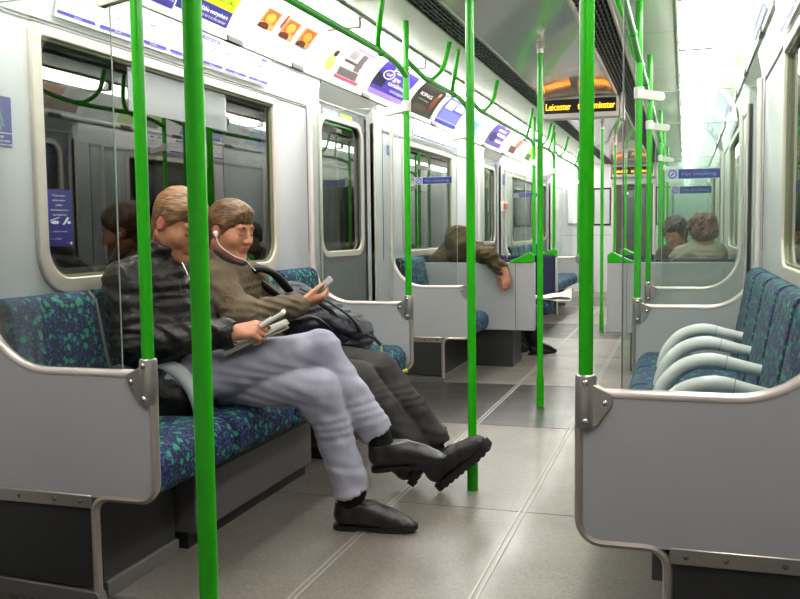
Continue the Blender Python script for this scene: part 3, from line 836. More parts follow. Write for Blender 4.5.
tag(mb.build('window_film', glass('reflection_milky', (235, 238, 240), 1.4, .2, .2, (206, 214, 216))), 'milky white see-through sheet painting in a reflection across the top middle of the near window', 'film')
def pillar(ya, yb, za, zb, rgb, label, name, tx=None, fr=None):
    p = Flat(wallfn(-1, ya, yb, za, zb, XW)); 
    if fr: p.rect(-.15, -.12, 1.15, 1.12, fr)
    p.rect(0, 0, 1, 1, rgb)
    if tx:
        for i, t in enumerate(tx): p.text(t, .12, .88, .78 - .2 * i, .1, WH)
    return p.done(name, label, 'sticker')
pillar(6.24, 6.40, 1.66, 1.73, (74, 92, 176), 'small blue sticker on the pillar just past the left doorway', 'safety_sticker', ['In emergency', 'pull the lever', 'and wait'])
pillar(10.60, 10.86, 1.65, 1.77, (84, 96, 182), 'blue sticker above the red alarm on the far left pillar', 'safety_sticker', ['Alarm', 'signal', 'only'])
t = thing('alarm_handle', 'red alarm handle with pale surround on the far left pillar', 'alarm', (-1.22, 10.68, 1.34), None)
mb = MB(); mb.box(-1.22, -1.20, 10.50, 10.86, 1.33, 1.45); mb.build('surround', WH and col(WH), t, bevel=.006)
mb = MB(); mb.box(-1.20, -1.185, 10.58, 10.78, 1.355, 1.425); mb.build('handle', mat('alarm_red', (222, 66, 48), .4), t, bevel=.006)
# yellow and lilac stickers on the door header
p = Flat(wallfn(-1, 5.17, 5.43, 1.822, 1.868, 1.275)); p.rect(0, 0, 1, 1, (150, 148, 200)); p.text('Mind the gap', .1, .9, .35, .3, WH); p.done('door_sticker', 'lilac sticker on the left door header', 'sticker')
p = Flat(wallfn(-1, 5.46, 5.68, 1.826, 1.866, 1.275)); p.rect(0, 0, 1, 1, (222, 224, 60)); p.text('Keep clear', .1, .9, .35, .3, (120, 110, 30)); p.done('door_sticker', 'bright yellow sticker on the left door header', 'sticker')
# blue hanging signs on the draught glass
def glasssign(x0, x1, y, z, label):
    p = Flat(screenfn(x0, x1, y - .0046, z - .026, z + .026)); p.rect(0, 0, 1, 1, (172, 174, 182)); p.rect(.22, .06, .99, .94, (30, 48, 120))
    p.disc(.11, .5, .085, .44, (58, 78, 160)); p.disc(.11, .5, .06, .3, (172, 174, 182)); p.poly([(.06, .34), (.1, .34), (.16, .66), (.12, .66)], (58, 78, 160))
    p.text('No smoking', .28, .92, .34, .34, (130, 140, 186))
    p.done('no_smoking_strip', label, 'sign', 'blue strips on the draught glass')
glasssign(-1.02, -.74, 6.28, 1.467, 'blue and white strip on the draught glass past the left doorway')
glasssign(-1.1, -.82, 10.71, 1.52, 'small distant blue strip on draught glass on the left')
glasssign(.76, 1.02, 4.79, 1.375, 'larger blue strip on the right draught glass, upper of two')
glasssign(.76, 1.02, 6.28, 1.355, 'smaller blue strip on the right draught glass, lower of two')

# display boards
def board(y, x, z0, z1, label, words):
    t = thing('display_board', label, 'display', (0, y, z1), 'amber train displays')
    mb = MB(); mb.box(-x, x, y, y + .13, z0, z1); mb.build('housing', mat('board_housing', (206, 202, 196), .4), t, bevel=.012)
    mb = MB()
    for e in (-1, 1): mb.box(e * x, e * (x + .035), y - .012, y + .14, z0 - .025, z1 + .03)
    mb.build('end_cap', FRAME, t, bevel=.01)
    mb = MB(); mb.box(-x + .02, x - .03, y - .004, y, z0 + .045, z1 - .025); sc = mb.build('screen', mat('led_black', (10, 9, 8), .3), t)
    for wd, u0, u1 in words:
        mb = MB(); write(mb, wd, lambda u, v: (-x + .03 + u * (2 * x - .07), y - .0055, z0 + v), u0, u1, z0 * 0 + .075, .055)
        mb.build('lettering', LEDM, sc, fix=False)
board(7.80, .325, 2.045, 2.232, 'amber lettered display board hanging under the ceiling in mid car', [('Leicester', 0, .37), ('to Upminster', .47, 1)])
board(16.05, .36, 2.0, 2.2, 'small distant amber display board over the end door', [('Leicester', .05, .38), ('to Upminster', .46, .95)])
mb = MB(); mb.box(-1.13, -.92, 16.12, 16.2, 1.2, 1.86)
tag(mb.build('wall_cabinet', mat('cabinet_white', (222, 222, 220), .35), bevel=.03, seg=3), 'white rounded cabinet on the end wall left of the end door', 'cabinet')
# ------------------------------------------------------------------ bodies and clothes as smooth implicit surfaces
def V3(*a): return np.array(a, float)
def unit(v): v = np.asarray(v, float); return v / np.linalg.norm(v)
class SDF:
    """blend of tapered capsules, ellipsoids and cuts, meshed by surface nets"""
    def __init__(s, lo, hi, h):
        s.h = h; s.lo = np.array(lo, float); s.n = np.ceil((np.array(hi) - s.lo) / h).astype(int) + 1
        s.g = np.full(s.n, .08, np.float32)
    def _win(s, lo, hi):
        a = np.maximum(0, np.floor((np.array(lo) - s.lo) / s.h).astype(int)); b = np.minimum(s.n, np.ceil((np.array(hi) - s.lo) / s.h).astype(int) + 1)
        if (b <= a).any(): return None
        ax = [(s.lo[i] + s.h * np.arange(a[i], b[i])).astype(np.float32) for i in range(3)]
        X, Y, Z = np.meshgrid(*ax, indexing='ij', sparse=True)
        return (slice(a[0], b[0]), slice(a[1], b[1]), slice(a[2], b[2])), X, Y, Z
    def _put(s, sl, d, k):
        c = s.g[sl]
        if k <= 0: s.g[sl] = np.minimum(c, d); return
        h = np.clip(.5 + .5 * (c - d) / k, 0, 1)
        s.g[sl] = c + (d - c) * h - k * h * (1 - h)
    def _cut(s, sl, d, k):
        c = s.g[sl]; d = -d
        if k <= 0: s.g[sl] = np.maximum(c, d); return
        h = np.clip(.5 - .5 * (c - d) / k, 0, 1)
        s.g[sl] = c + (d - c) * h + k * h * (1 - h)
    def cap(s, a, b, ra, rb=None, k=.02, cut=False, fold=0., ff=60., ph=0., sq=None):
        """tapered capsule; fold adds creases round the limb; sq=(dir,k) flattens along dir"""
        a = np.asarray(a, float); b = np.asarray(b, float); rb = ra if rb is None else rb
        pad = k + .03; R = max(ra, rb) + pad
        w = s._win(np.minimum(a, b) - R, np.maximum(a, b) + R)
        if w is None: return s
        sl, X, Y, Z = w
        ab = b - a; L2 = max(1e-9, ab @ ab)
        px, py, pz = X - a[0], Y - a[1], Z - a[2]
        t = np.clip((px * ab[0] + py * ab[1] + pz * ab[2]) / L2, 0, 1)
        dx, dy, dz = px - t * ab[0], py - t * ab[1], pz - t * ab[2]
        if sq is not None:
            n = unit(sq[0]); q = (dx * n[0] + dy * n[1] + dz * n[2]) * (1 / sq[1] - 1)
            dx, dy, dz = dx + q * n[0], dy + q * n[1], dz + q * n[2]
        d = np.sqrt(dx * dx + dy * dy + dz * dz)
        if sq is not None: d = d * (sq[1] * .5 + .5) if False else d
        r = ra + (rb - ra) * t
        d = d - r
        if fold:
            L = math.sqrt(L2)
            u = t * L
            d = d + fold * np.sin(u * ff + ph + 14 * (X - .7 * Y) + 9 * np.sin(21 * Z + ph)).astype(np.float32)
        (s._cut if cut else s._put)(sl, d.astype(np.float32), k)
        return s
    def ell(s, c, r, M=None, k=.02, cut=False):
        c = np.asarray(c, float); r = np.asarray(r, float) if hasattr(r, '__len__') else V3(r, r, r)
        R = r.max() + k + .03
        w = s._win(c - R, c + R)
        if w is None: return s
        sl, X, Y, Z = w
        x, y, z = X - c[0], Y - c[1], Z - c[2]
        if M is not None:
            x, y, z = (x * M[0, 0] + y * M[1, 0] + z * M[2, 0], x * M[0, 1] + y * M[1, 1] + z * M[2, 1], x * M[0, 2] + y * M[1, 2] + z * M[2, 2])
        k0 = np.sqrt((x / r[0]) ** 2 + (y / r[1]) ** 2 + (z / r[2]) ** 2)
        k1 = np.sqrt((x / r[0] ** 2) ** 2 + (y / r[1] ** 2) ** 2 + (z / r[2] ** 2) ** 2) + 1e-6
        d = (k0 * (k0 - 1) / k1)
        (s._cut if cut else s._put)(sl, d.astype(np.float32), k)
        return s
    def plane(s, p, n, k=.004):
        """keep the side the normal points away from"""
        n = unit(n); w = s._win(s.lo, s.lo + s.h * s.n)
        sl, X, Y, Z = w
        d = (X - p[0]) * n[0] + (Y - p[1]) * n[1] + (Z - p[2]) * n[2]
        s._cut(sl, -d.astype(np.float32), k); return s
    def local(s, c, M, fn, k=.004):
        """keep where fn(local x,y,z) < 0"""
        sl, X, Y, Z = s._win(s.lo, s.lo + s.h * s.n)
        x, y, z = X - c[0], Y - c[1], Z - c[2]
        x, y, z = (x * M[0, 0] + y * M[1, 0] + z * M[2, 0], x * M[0, 1] + y * M[1, 1] + z * M[2, 1], x * M[0, 2] + y * M[1, 2] + z * M[2, 2])
        s._cut(sl, -fn(x, y, z).astype(np.float32), k); return s
    def noise(s, amp, f, seed=0):
        sl, X, Y, Z = s._win(s.lo, s.lo + s.h * s.n)
        rs = np.random.RandomState(seed); d = 0
        for i in range(5):
            a = rs.randn(3) * f; p = rs.rand() * 6
            d = d + np.sin(a[0] * X + a[1] * Y + a[2] * Z + p + 1.5 * np.sin(f * .6 * (X + Y * rs.randn() + Z * rs.randn())))
        s.g[sl] += (amp / 2.2 * d).astype(np.float32); return s
    def mesh(s):
        g = s.g; n = g.shape
        neg = g < 0
        cnt = np.zeros([d - 1 for d in n], np.int8)
        for i in (0, 1):
            for j in (0, 1):
                for k in (0, 1):
                    cnt += neg[i:n[0] - 1 + i, j:n[1] - 1 + j, k:n[2] - 1 + k]
        act = (cnt > 0) & (cnt < 8)
        idx = np.argwhere(act); vid = np.full(act.shape, -1, np.int64); vid[act] = np.arange(len(idx))
        P = np.zeros((len(idx), 3)); W = np.zeros(len(idx))
        co = [(i, j, k) for i in (0, 1) for j in (0, 1) for k in (0, 1)]
        val = {c: g[idx[:, 0] + c[0], idx[:, 1] + c[1], idx[:, 2] + c[2]] for c in co}
        for a in co:
            for ax in range(3):
                if a[ax]: continue
                b = list(a); b[ax] = 1; b = tuple(b)
                va, vb = val[a], val[b]; m = (va < 0) != (vb < 0)
                t = va[m] / (va[m] - vb[m])
                q = np.tile(np.array(a, float), (m.sum(), 1)); q[:, ax] += t
                P[m] += q; W[m] += 1
        P = idx + P / W[:, None]
        P = s.lo + P * s.h
        F = []
        for ax in range(3):
            b, c = [(1, 2), (2, 0), (0, 1)][ax]
            sl0 = [slice(None)] * 3; sl1 = [slice(None)] * 3; sl0[ax] = slice(0, n[ax] - 1); sl1[ax] = slice(1, n[ax])
            A = neg[tuple(sl0)]; B = neg[tuple(sl1)]
            e = np.argwhere(A != B)
            e = e[(e[:, b] > 0) & (e[:, c] > 0) & (e[:, b] < n[b] - 1) & (e[:, c] < n[c] - 1)]
            inside = A[e[:, 0], e[:, 1], e[:, 2]]
            def vv(db, dc):
                q = e.copy(); q[:, b] += db; q[:, c] += dc; return vid[q[:, 0], q[:, 1], q[:, 2]]
            q = np.stack([vv(-1, -1), vv(0, -1), vv(0, 0), vv(-1, 0)], 1)
            q[~inside] = q[~inside][:, ::-1]
            F.append(q)
        return P, np.concatenate(F)
    def build(s, name, mats, parent=None, pick=None, smooth=2, origin=None):
        P, F = s.mesh()
        # relax along edges
        for _ in range(smooth):
            acc = np.zeros_like(P); c = np.zeros(len(P))
            for i in range(4):
                a, b = F[:, i], F[:, (i + 1) % 4]
                np.add.at(acc, a, P[b]); np.add.at(c, a, 1); np.add.at(acc, b, P[a]); np.add.at(c, b, 1)
            P = P * .5 + .5 * acc / c[:, None]
        if not isinstance(mats, (list, tuple)): mats = [mats]
        org = ORG[parent.name] if parent is not None else (origin if origin is not None else tuple((P.min(0) + P.max(0)) / 2))
        me = bpy.data.meshes.new(name)
        me.vertices.add(len(P)); me.vertices.foreach_set('co', (P - np.array(org)).ravel())
        me.loops.add(F.size); me.loops.foreach_set('vertex_index', F.ravel())
        me.polygons.add(len(F)); me.polygons.foreach_set('loop_start', np.arange(len(F)) * 4); me.polygons.foreach_set('loop_total', np.full(len(F), 4))
        for m in mats: me.materials.append(m)
        if pick is not None: me.polygons.foreach_set('material_index', pick(P[F].mean(1)).astype(np.int32))
        me.polygons.foreach_set('use_smooth', [True] * len(F))
        me.update(); me.validate()
        o = bpy.data.objects.new(name, me); C.objects.link(o); ORG[o.name] = org
        if parent is None: o.location = org
        else: o.parent = parent
        return o
def frame(yaw, pitch, roll=0.):
    """columns: forward, left, up. yaw 0 looks along +X (anticlockwise positive), pitch positive looks down"""
    cy, sy, cp, sp = math.cos(yaw), math.sin(yaw), math.cos(pitch), math.sin(pitch)
    f = V3(cy * cp, sy * cp, -sp); l = V3(-sy, cy, 0); u = np.cross(f, l)
    c, r = math.cos(roll), math.sin(roll)
    l, u = l * c + u * r, u * c - l * r
    return np.stack([f, l, u], 1)
def head(S, c, M, sc=1., ears=True):
    p = lambda x, y, z: c + M @ (V3(x, y, z) * sc)
    E = lambda x, y, z, r, k=.012, cut=False: S.ell(p(x, y, z), np.array(r) * sc, M, k * sc, cut)
    K = lambda a, b, ra, rb, k=.01: S.cap(p(*a), p(*b), ra * sc, rb * sc, k * sc)
    E(-.012, 0, .032, (.096, .076, .088))
    E(.03, 0, -.03, (.062, .060, .080), .03)
    for e in (-1, 1):
        K((-.02, e * .05, -.05), (.06, e * .018, -.100), .024, .020, .03)
        E(.05, e * .040, -.024, (.032, .027, .03), .025)
    E(.072, 0, -.102, (.021, .022, .017), .02)
    K((.078, -.034, .030), (.078, .034, .030), .0135, .0135, .014)
    for e in (-1, 1): E(.094, e * .031, .010, (.014, .017, .012), .012, True)
    for e in (-1, 1): E(.076, e * .031, .008, (.013, .015, .012), .006)
    K((.088, 0, .022), (.108, 0, -.022), .0075, .0115, .008)
    for e in (-1, 1): E(.099, e * .012, -.027, (.010, .008, .008), .006)
    K((.088, -.016, -.056), (.088, .016, -.056), .0068, .0068, .008)
    K((.086, -.014, -.068), (.086, .014, -.068), .0075, .0075, .008)
    K((.100, -.02, -.0620), (.100, .02, -.0620), .0022, .0022, .003) if False else S.cap(p(.0965, -.019, -.062), p(.0965, .019, -.062), .0028 * sc, .0028 * sc, .003, True)
    if ears:
        for e in (-1, 1):
            E(-.012, e * .078, -.002, (.020, .0095, .032), .006)
            E(-.006, e * .088, .0, (.009, .006, .017), .006, True)
    return p
def neck(S, c, M, base, r=.056, sc=1.):
    S.cap(c + M @ (V3(-.03, 0, -.07) * sc), base, r * sc, (r + .008) * sc, .03)
def hair(name, c, M, mats, parent, line, thick=.016, h=.004, sc=1., rough=.003, extra=None, short=True):
    R = .16 * sc
    S = SDF(c - R, c + R, h)
    p = lambda x, y, z: c + M @ (V3(x, y, z) * sc)
    S.ell(p(-.014, 0, .034), (V3(.096, .076, .088) + thick) * sc, M, 0)
    S.ell(p(-.045, 0, -.03), (V3(.062, .058, .075) + thick * .6) * sc, M, .02)
    if extra: extra(S, p)
    xs, zs = line
    S.local(c, M, lambda x, y, z: (np.interp(x / sc, xs, zs) + .0055 * np.sin(150 * y / sc + 3 * np.sin(60 * y / sc)) * np.clip(x / sc / .06, 0, 1) + .003 * np.sin(160 * x / sc)) * sc - z, .004)
    def taper(x, y, z):
        x, y, z = x / sc, y / sc, z / sc
        def el(cx, cz, r):
            a = np.sqrt(((x - cx) / r[0]) ** 2 + (y / r[1]) ** 2 + ((z - cz) / r[2]) ** 2); b = np.sqrt(((x - cx) / r[0] ** 2) ** 2 + (y / r[1] ** 2) ** 2 + ((z - cz) / r[2] ** 2) ** 2) + 1e-6
            return a * (a - 1) / b
        d = np.minimum(el(-.014, .034, (.096, .076, .088)), el(-.045, -.03, (.062, .058, .075)))
        t = np.clip((z - np.interp(x, xs, zs)) / .075, 0, 1)
        return (d - (.0045 + (thick + .012) * t ** .7)) * sc
    if extra is None or short: S.local(c, M, taper, .004)
    # open round the ears and the face
    for e in (-1, 1): S.ell(p(-.008, e * .086, -.012), np.array((.026, .022, .036)) * sc, M, .006, True)
    S.noise(rough, 75, 3)
    return S.build(name, mats, parent, smooth=1)
def hand(S, w, fwd, back, right=True, curls=((.3, .5, .4),) * 4, thumb=(.8, .35, -.45), sc=1., spread=.05, k=.006):
    """w wrist, fwd to the fingers, back = normal of the back of the hand; thumb on the left of a right hand seen from its back"""
    f = unit(fwd); b = unit(np.asarray(back) - f * np.dot(back, f)); t = np.cross(b, f) * (1 if right else -1)   # toward the thumb
    P = lambda x, y, z: w + (f * x + t * y + b * z) * sc
    S.cap(P(-.03, 0, 0), P(.02, 0, 0), .027 * sc, .026 * sc, .012, sq=None)
    ks = [(.094, .031, .0), (.097, .010, .003), (.092, -.011, .002), (.083, -.030, -.002)]
    for i, kn in enumerate(ks):
        S.cap(P(.012, kn[1] * .6, 0), P(*kn), .0165 * sc, .0125 * sc, .012)
    S.ell(P(.045, .026, -.010), V3(.03, .018, .016) * sc, np.stack([f, t, b], 1), .012)
    lens = [.072, .080, .075, .060]; tips = []
    for i, kn in enumerate(ks):
        pos = V3(*kn); a = 0
        ang = (1.5 - i) * spread
        for j, fr in enumerate((.44, .31, .25)):
            a += curls[i][j]
            d = V3(math.cos(a) * math.cos(ang), math.cos(a) * math.sin(ang), -math.sin(a))
            q = pos + d * lens[i] * fr
            r0 = (.0098, .0090, .0082)[j]; r1 = (.0090, .0082, .0068)[j]
            S.cap(P(*pos), P(*q), r0 * sc, r1 * sc, .003 if j else .006); pos = q
        tips.append(P(*pos))
    pos = V3(.018, .028, -.008); d0 = unit(thumb)
    for j, (L, r0, r1) in enumerate(((.042, .0145, .0115), (.034, .0112, .0102), (.027, .0102, .0078))):
        d = unit(d0 + V3(.28 * j, -.25 * j, -.10 * j)); q = pos + d * L; S.cap(P(*pos), P(*q), r0 * sc, r1 * sc, .005); pos = q
    return P, tips
def shoe(parent, heel, fwd, up, L, mats, sole_mat, style='smart', h=.005):
    """heel = bottom back of the sole, fwd toe direction, up out of the sole"""
    f = unit(fwd); u = unit(np.asarray(up) - f * np.dot(up, f)); l = np.cross(u, f)
    P = lambda x, y, z: heel + f * x + l * y + u * z
    M = np.stack([f, l, u], 1)
    c = P(L / 2, 0, .05)
    S = SDF(c - .22, c + .22, h)
    k = L / .29
    chunky = style == 'chunky'
    z0 = .026 if chunky else .014
    S.cap(P(.040 * k, 0, .040 + z0), P(.12 * k, 0, .045 + z0), .040, .040, .02)
    S.cap(P(.11 * k, 0, .042 + z0), P(.205 * k, .004, .026 + z0), .040, .037, .03)
    S.cap(P(.19 * k, .002, .022 + z0), P((.245 if not chunky else .24) * k, .002, (.012 if not chunky else .022) + z0), .036, .027 if not chunky else .036, .03)
    if not chunky: S.cap(P(.25 * k, -.016, .014 + z0), P(.268 * k, -.014, .010 + z0), .018, .014, .02); S.cap(P(.25 * k, .018, .014 + z0), P(.268 * k, .016, .010 + z0), .018, .014, .02)
    S.cap(P(.043 * k, 0, .05 + z0), P(.055 * k, 0, .120 + z0), .042, .056, .02)
    S.cap(P(.10 * k, 0, .082 + z0), P(.175 * k, 0, .050 + z0), .028, .018, .04)
    S.plane(P(0, 0, z0), -u, .003)
    S.local(P(0, 0, 0), M, lambda x, y, z: z - (.092 + z0), .004)
    o = S.build('shoe', mats, parent, smooth=1)
    # sole outline
    out = []
    W = .043 if chunky else .039
    pr = [(-.002, 0), (.004, .022), (.03, .036), (.09, .034), (.15, .038), (.20, W), (.25, W * .88), (.274 if chunky else .283, W * .55), (.284 if chunky else .291, 0)]
    top = smoothpath([(x * k, y, 0) for x, y in pr], 4)
    poly = [(q.x, q.y) for q in top] + [(q.x, -q.y * .92) for q in reversed(top[1:-1])]
    mb = MB()
    toe = lambda x: .016 * max(0, (x / L - .72) / .28) ** 2
    n = len(poly); vs = []
    for z in (0., z0 + .004):
        for x, y in poly:
            heelgap = (.0 if x < .075 * k else (.006 if x < .15 * k and not chunky else 0))
            vs.append(P(x, y * (1.04 if z == 0 and chunky else 1), z + toe(x) + (heelgap if z == 0 else 0)))
    mb.add(vs, [tuple(range(n))[::-1], tuple(range(n, 2 * n))] + [(i, (i + 1) % n, n + (i + 1) % n, n + i) for i in range(n)])
    if chunky:
        for i in range(10):
            x = (.012 + i * .027) * k; w = np.interp(x, [a * k for a, _ in pr], [b for _, b in pr]) * .98
            for e in (-1, 1):
                a = [P(x, e * .008, -.004 + toe(x)), P(x + .016, e * .008, -.004 + toe(x)), P(x + .016, e * w, -.004 + toe(x)), P(x, e * w, -.004 + toe(x))]
                b = [P(x, e * .008, .004 + toe(x)), P(x + .016, e * .008, .004 + toe(x)), P(x + .016, e * w * 1.06, .006 + toe(x)), P(x, e * w * 1.06, .006 + toe(x))]
                mb.add(a + b, [(0, 1, 2, 3), (7, 6, 5, 4), (0, 4, 5, 1), (1, 5, 6, 2), (2, 6, 7, 3), (3, 7, 4, 0)])
    mb.build('sole', sole_mat, o, angle=50)
    return o, P
SKIN = cloth('skin', (184, 122, 92), (204, 144, 112), .5, 14, 300, .04, 30, .4)
LIP = mat('lip', (170, 100, 84), .45); EAR = mat('ear_skin', (196, 116, 90), .5)
EYEW = mat('eye_white', (226, 222, 216), .25); BROW = mat('eyebrow', (86, 62, 42), .8); IRIS = mat('iris', (54, 44, 38), .2)
def facepick(c, M, sc=1.):
    def f(Q):
        q = (Q - c) @ M / sc
        r = np.zeros(len(Q), int)
        lips = (q[:, 0] > .078) & (np.abs(q[:, 1]) < .022) & (q[:, 2] > -.074) & (q[:, 2] < -.051)
        r[lips] = 1
        r[(np.abs(q[:, 1]) > .076) & (np.abs(q[:, 2]) < .04) & (np.abs(q[:, 0]) < .05)] = 2
        return r
    return f
def face_parts(c, M, parent, lids=.3, sc=1., brow=BROW):
    p = lambda x, y, z: c + M @ (V3(x, y, z) * sc)
    for e in (-1, 1):
        mb = MB(); n = 10
        mb.tube([p(.0905, e * .012, .028), p(.0905, e * .028, .034), p(.0825, e * .046, .030)], [.003, .0042, .0025], 8); mb.build('eyebrow', brow, parent)
        mb = MB(); mb.tube([p(.0895, e * .019, .004), p(.0905, e * .031, .001), p(.083, e * .044, .003)], [.0015, .003, .0015], 8); mb.build('eye', IRIS, parent)
# ------------------------------------------------------------------ people
LEATH = cloth('black_leather', (15, 12, 10), (30, 25, 21), .47, 10, 260, .4, 14, .38)
JEAN = cloth('pale_denim', (134, 135, 151), (174, 174, 190), .9, 5, 420, .12, 10)
OLIVE = cloth('olive_canvas', (84, 71, 54), (110, 95, 76), .85, 8, 380, .35, 15)
DJEAN = cloth('charcoal_denim', (41, 40, 40), (69, 66, 64), .9, 6, 420, .2, 12)
SOCK = cloth('black_sock', (14, 14, 15), (24, 24, 26), .95, 40, 500, .1, 30)
SHOEB = cloth('black_shoe', (14, 12, 12), (27, 24, 24), .3, 12, 500, .12, 14, .6)
SHOEC = cloth('dark_shoe', (20, 18, 18), (40, 36, 35), .4, 10, 500, .25, 30, .5)
SOLE = mat('shoe_sole', (13, 12, 12), .6, noise=.2)
HAIR1 = hairmat('hair_light_brown', (84, 56, 32), (158, 116, 72))
HAIR2 = hairmat('hair_brown', (52, 34, 20), (128, 92, 54))
KHAKI = cloth('dark_khaki', (64, 56, 36), (92, 80, 54), .9, 8, 300, .35, 12)
BEIGE = cloth('beige_coat', (132, 120, 102), (164, 152, 134), .9, 8, 300, .35, 12)
SK = [SKIN, LIP, EAR]
def lerp(a, b, t): return V3(*a) + (V3(*b) - V3(*a)) * t
def limb(S, a, b, c, r, k=.03, fold=.003, ff=70., ph=0.):
    S.cap(a, b, r[0], r[1], k, fold=fold, ff=ff, ph=ph); S.cap(b, c, r[1], r[2], k, fold=fold, ff=ff, ph=ph + 2)
def hem(S, knee, end, r=.085):
    d = unit(V3(*end) - V3(*knee)); e = V3(*end)
    S.cap(e + d * .07, e + d * .2, r, r, .004, cut=True)

# ---- the man in the black leather jacket
root = thing('person', 'man in black leather jacket and pale jeans, legs crossed, looking down at a phone', 'person', (-.93, 2.88, .47))
hc = V3(-.895, 2.865, 1.138); M = frame(math.radians(-16), math.radians(30))
sh = {'R': (-1.035, 2.735, .925), 'L': (-.985, 3.03, .925)}
el = {'R': (-.985, 2.695, .715), 'L': (-.90, 3.045, .71)}
wr = {'R': (-.668, 2.795, .752), 'L': (-.80, 3.0, .69)}
hip = {'R': (-.90, 2.82, .575), 'L': (-.90, 2.975, .55)}
kn = {'R': (-.420, 3.015, .675), 'L': (-.400, 2.955, .540)}
an = {'R': (-.238, 3.115, .355), 'L': (-.305, 3.03, .150)}
S = SDF((-1.25, 2.55, .0), (.0, 3.3, 1.33), .0045)
head(S, hc, M); neck(S, hc, M, V3(-1.0, 2.885, .95))
S.cap((-.98, 2.88, .60), (-1.0, 2.885, .90), .13, .12, .04, sq=((1, 0, 0), .8)); S.cap(sh['R'], sh['L'], .06, .06, .04)
for q in 'RL':
    S.cap(sh[q], el[q], .048, .04); S.cap(el[q], wr[q], .04, .030)
    S.cap(hip[q], kn[q], .075, .052); S.cap(kn[q], an[q], .05, .036)
    S.cap(V3(*an[q]), V3(*an[q]) + V3(.0, 0, -.01), .032, .028)
hand(S, V3(*wr['R']), (.90, .34, .16), (-.18, -.62, .76), True, ((.35, .7, .6), (.7, 1.0, .7), (.8, 1.1, .7), (.85, 1.1, .7)), (.9, .4, -.1))
hand(S, V3(*wr['L']), (.92, -.2, .1), (-.1, .1, 1), False, ((.3, .5, .4),) * 4)
body = S.build('body', SK, root, facepick(hc, M))
face_parts(hc, M, body)
hair('hair', hc, M, HAIR1, root, ([-.14, -.1, -.06, -.03, -.012, .012, .03, .055, .1, .14], [-.085, -.085, -.085, -.05, .02, -.014, .012, .046, .056, .058]), .012, .004, 1, .0015,
     lambda S, p: S.ell(p(.05, 0, .085), (.06, .06, .03), M, .02))
J = SDF((-1.3, 2.5, .42), (-.5, 3.25, 1.16), .0062)
J.cap((-.945, 2.885, .56), (-1.0, 2.885, .88), .168, .155, .05, sq=((1, 0, 0), .84), fold=.004, ff=50)
J.cap((-.93, 2.84, .53), (-.93, 2.94, .53), .15, .15, .05)
J.cap(V3(*sh['R']) + V3(.01, .02, .01), V3(*sh['L']) + V3(.02, -.02, 0), .085, .085, .05)
limb(J, sh['R'], el['R'], lerp(el['R'], wr['R'], .93), (.086, .070, .052), .03, .005, 62)
limb(J, sh['L'], el['L'], lerp(el['L'], wr['L'], .93), (.078, .062, .047), .03, .005, 75, 1.)
J.cap(lerp(el['R'], wr['R'], .9), lerp(el['R'], wr['R'], .96), .053, .052, .006)
J.cap((-1.0, 2.885, .95), (-.965, 2.875, 1.07), .102, .092, .03, fold=.003, ff=60)
J.cap((-.985, 2.885, 1.0), (-.94, 2.87, 1.16), .072, .080, .008, cut=True)
J.plane((-.965, 2.87, 1.088), (.30, -.1, .95), .008)
J.cap(lerp(el['R'], wr['R'], .985), lerp(el['R'], wr['R'], 1.2), .04, .04, .005, cut=True)
J.noise(.0035, 42, 5)
jk = J.build('leather_jacket', LEATH, root, smooth=1)
mb = MB(); pts = [(-.872, 2.835, 1.0), (-.852, 2.84, .95), (-.836, 2.845, .90), (-.822, 2.85, .84)]
mb.tube(smoothpath(pts, 4), .004, 6); mb.box(-.858, -.846, 2.826, 2.836, .925, .955); mb.build('zip', mat('zip_silver', (200, 196, 190), .25, .9), jk)
T = SDF((-1.15, 2.6, .05), (-.1, 3.3, .86), .0062)
T.cap((-.94, 2.83, .56), (-.94, 2.96, .56), .125, .125, .05)
T.cap(hip['R'], kn['R'], .105, .070, .03, fold=.0018, ff=38); T.cap(kn['R'], an['R'], .068, .066, .03, fold=.0018, ff=55)
T.cap(hip['L'], kn['L'], .095, .070, .008, fold=.0018, ff=38, ph=2); T.cap(kn['L'], an['L'], .066, .068, .03, fold=.0018, ff=48, ph=1)
T.ell(lerp(kn['L'], an['L'], .12) + V3(-.03, -.03, -.02), (.035, .03, .05), None, .03)
T.noise(.0022, 40, 9)
for q in 'RL': hem(T, kn[q], lerp(kn[q], an[q], .93 if q == 'R' else .92), .074)
T.build('jeans', JEAN, root, smooth=1)
shoe(root, V3(-.388, 3.045, 0), (1, .115, 0), (0, 0, 1), .318, SHOEB, SOLE)
shoe(root, V3(-.262, 3.125, .205), (.93, .1, .12), (-.12, -.1, .95), .29, SHOEB, SOLE)
S = SDF((-.42, 2.9, .03), (.0, 3.25, .45), .006)
S.cap((-.325, 3.04, .115), an['L'], .043, .046, .02); S.cap(an['L'], lerp(kn['L'], an['L'], .6), .047, .047, .02)
S.build('sock', SOCK, root, smooth=1)
S = SDF((-.42, 2.95, .18), (.0, 3.3, .55), .006)
S.cap((-.220, 3.122, .31), an['R'], .043, .046, .02); S.cap(an['R'], lerp(kn['R'], an['R'], .6), .047, .047, .02)
S.build('sock', SOCK, root, smooth=1)

